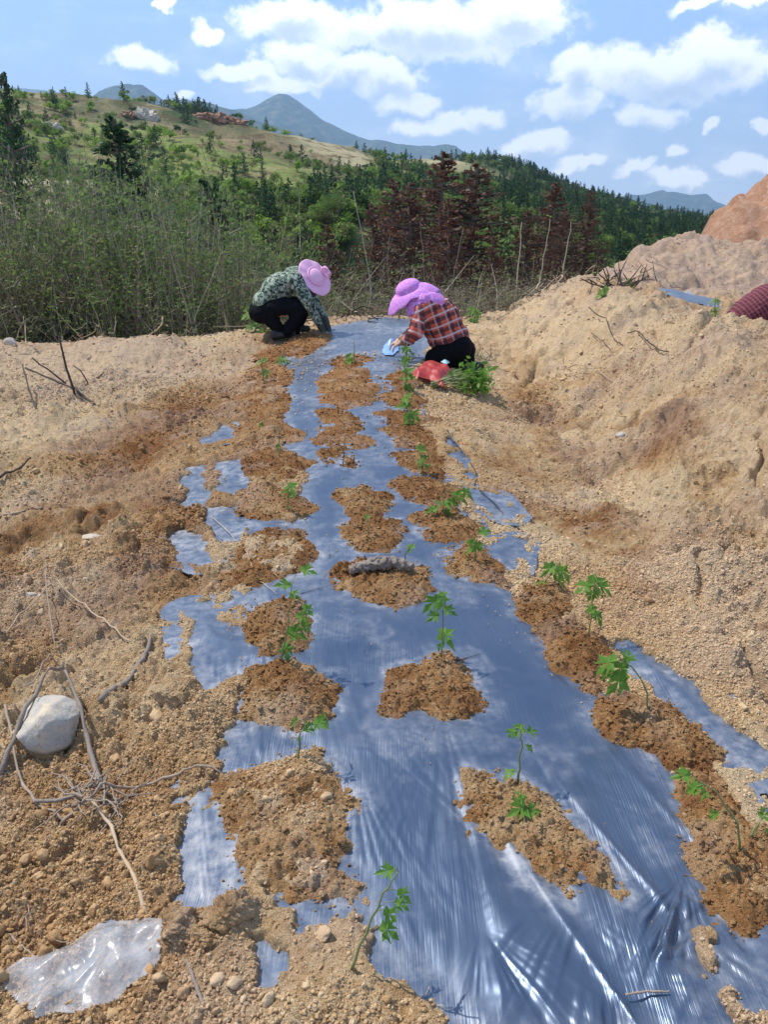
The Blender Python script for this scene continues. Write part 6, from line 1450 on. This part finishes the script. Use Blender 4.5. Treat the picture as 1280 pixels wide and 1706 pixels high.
for k, (px, py, s, lab) in enumerate([(300,1190,.085,'broad crusted lump of earth below the thick root piece'),(385,1555,.06,'large lump of earth right of the clear plastic bag'),(300,1570,.045,'lump of earth touching the right of the plastic bag'),(345,1600,.03,'small lump of earth below the large one near the bag'),(640,964,0,'')]):
    if s: 
        ob_ = stone('earth_lump', px, py, s, s * .8, s * .5, lab, 30 + k, 6, k, M_CLOD, 'clod', .46); mm = ob_.data; Vq = np.empty(len(mm.vertices) * 3, np.float32); mm.vertices.foreach_get('co', Vq); Vq = Vq.reshape(-1, 3)
        nn_ = Vq / (np.linalg.norm(Vq, axis=1)[:, None] + 1e-9); a_ = Vq[:, 0] + Vq[:, 2] * .7; b2 = Vq[:, 1] - Vq[:, 2] * .7
        hh_ = .9 * clods(a_, b2, .03, 7 + k) + .8 * clods(a_, b2, .014, 9 + k) + .006 * fbm(a_, b2, 40, 4, 11 + k, .65) + .012 * fbm(a_, b2, 12, 2, 13 + k); mm.vertices.foreach_set('co', (Vq + nn_ * hh_[:, None]).ravel()); mm.update()
        ob_.scale = (.85, .85, .85)
# long dark clod that lies on the third heap of the middle row
c0 = G2(640, 970); zc = heap_top(*c0); b_ = Geo()
VV, FF = capsule_mesh([Cn((Vector((-.13, -.01, .01)), .022), (Vector((-.05, .0, .03)), .030), (Vector((.03, .02, .03)), .027), (Vector((.11, .015, .012)), .022))], .0045, 2, 3, .010, 60)
VV += (rdir(np.random.default_rng(1), len(VV)) * .0016)
o = bpy.data.objects.new('earth_clod', mesh_np('earth_clod', VV, FF, M_WOODG)); COL.objects.link(o); o.location = (c0[0], c0[1], zc); tag(o, 'long dark root-bound clod lying across the third heap of the middle row', 'clod')

# ------------------------------------------------------------------ fine litter: root hairs and twigs all over the soil
def litter(seed):
    rg_ = np.random.default_rng(seed); q_ = Geo(); pts_ = [np.array([-.5, 0, 0.])]; d = np.array([1, 0, 0.])
    for i in range(6): d = d + rg_.normal(size=3) * [.3, .45, .15]; d /= np.linalg.norm(d); pts_.append(pts_[-1] + d * .17)
    P_ = np.array(pts_); P_[:, 2] = np.abs(P_[:, 2]) * .6; q_.tube(P_, np.linspace(.022, .008, 7), 3, 0, False)
    if seed % 2: q_.tube([P_[3], P_[3] + [.1, .2, .05], P_[3] + [.2, .3, .02]], [.012, .01, .005], 3, 0, False)
    return q_.mesh('root_hair', [[M_WOOD, M_ROOTP, M_TWIG][seed % 3]])
LIT = [litter(s) for s in range(6)]
n_ = 2600; y = np.sqrt(rng.uniform(.9, 150, n_)); u = rng.uniform(-.7, .75, n_); x = u * y; k = (film_sd(x, y) < -.01) & (rng.random(n_) < np.where(x < 0, .8, .5)); x, y = x[k], y[k]; n_ = len(x)
s_ = rng.uniform(.03, .10, n_) * (.8 + y * .13)
scatter('root_litter', np.c_[x, y, ground_z(x, y) + .003], np.c_[rng.normal(size=(n_, 2)) * .15, rng.uniform(0, 6.28, n_)], np.repeat(s_[:, None], 3, 1), rng.integers(0, 6, n_), LIT)
# dead brush along the far border of the field
n_ = 420; x = rng.uniform(-7, 4.6, n_); y = 9.5 + .62 * np.maximum(0, x) + rng.uniform(-.35, .7, n_); s_ = rng.uniform(.15, .55, n_)
scatter('border_litter', np.c_[x, y, ground_z(x, y) + .02], np.c_[rng.normal(size=(n_, 2)) * .7, rng.uniform(0, 6.28, n_)], np.repeat(s_[:, None], 3, 1) * [1, 1, 1], rng.integers(0, 6, n_), LIT)
# rock faces on the hill
for px, py, Y, rx, rz, lab, sd_ in [(484,0,0,0,0,'',0),(242,196,172,2.4,1.9,'grey rock face on the left hill below the dark trees',41),(215,200,170,1.6,1.0,'small tan rock face left of the grey one',42),(350,200,182,4.0,1.4,'brown rock face on the hill brow, left part',43),(385,215,184,3.6,1.3,'brown rock face on the hill brow, right part',44),(85,225,120,1.6,1.2,'dark earth scar among bright bushes on the left hill',45)]:
    if not Y: continue
    v = pix(px, py, Y); bm = bmesh.new(); bmesh.ops.create_icosphere(bm, subdivisions=4, radius=1)
    for q in bm.verts:
        p_ = q.co.normalized(); t = 1 + .22 * float(fbm(np.array([p_.x * 3 + sd_]), np.array([p_.z * 1.2 + p_.y * 2]), 1, 4, sd_)[0]); t2 = t * (1 + .25 * float(vn(np.array([p_.x * 9]), np.array([p_.z * 2]), sd_)[0])); q.co = Vector((p_.x * rx * t2, p_.y * 2.2 * t2, p_.z * rz * t2))
    me = bpy.data.meshes.new('hill_outcrop'); bm.to_mesh(me); bm.free(); me.materials.append(M_RED if sd_ in (43, 44, 42) else M_STONE); o = bpy.data.objects.new('hill_outcrop', me); COL.objects.link(o); o.location = (v.x, Y, float(farg(v.x, Y)) - rz * .15); tag(o, lab, 'rock')
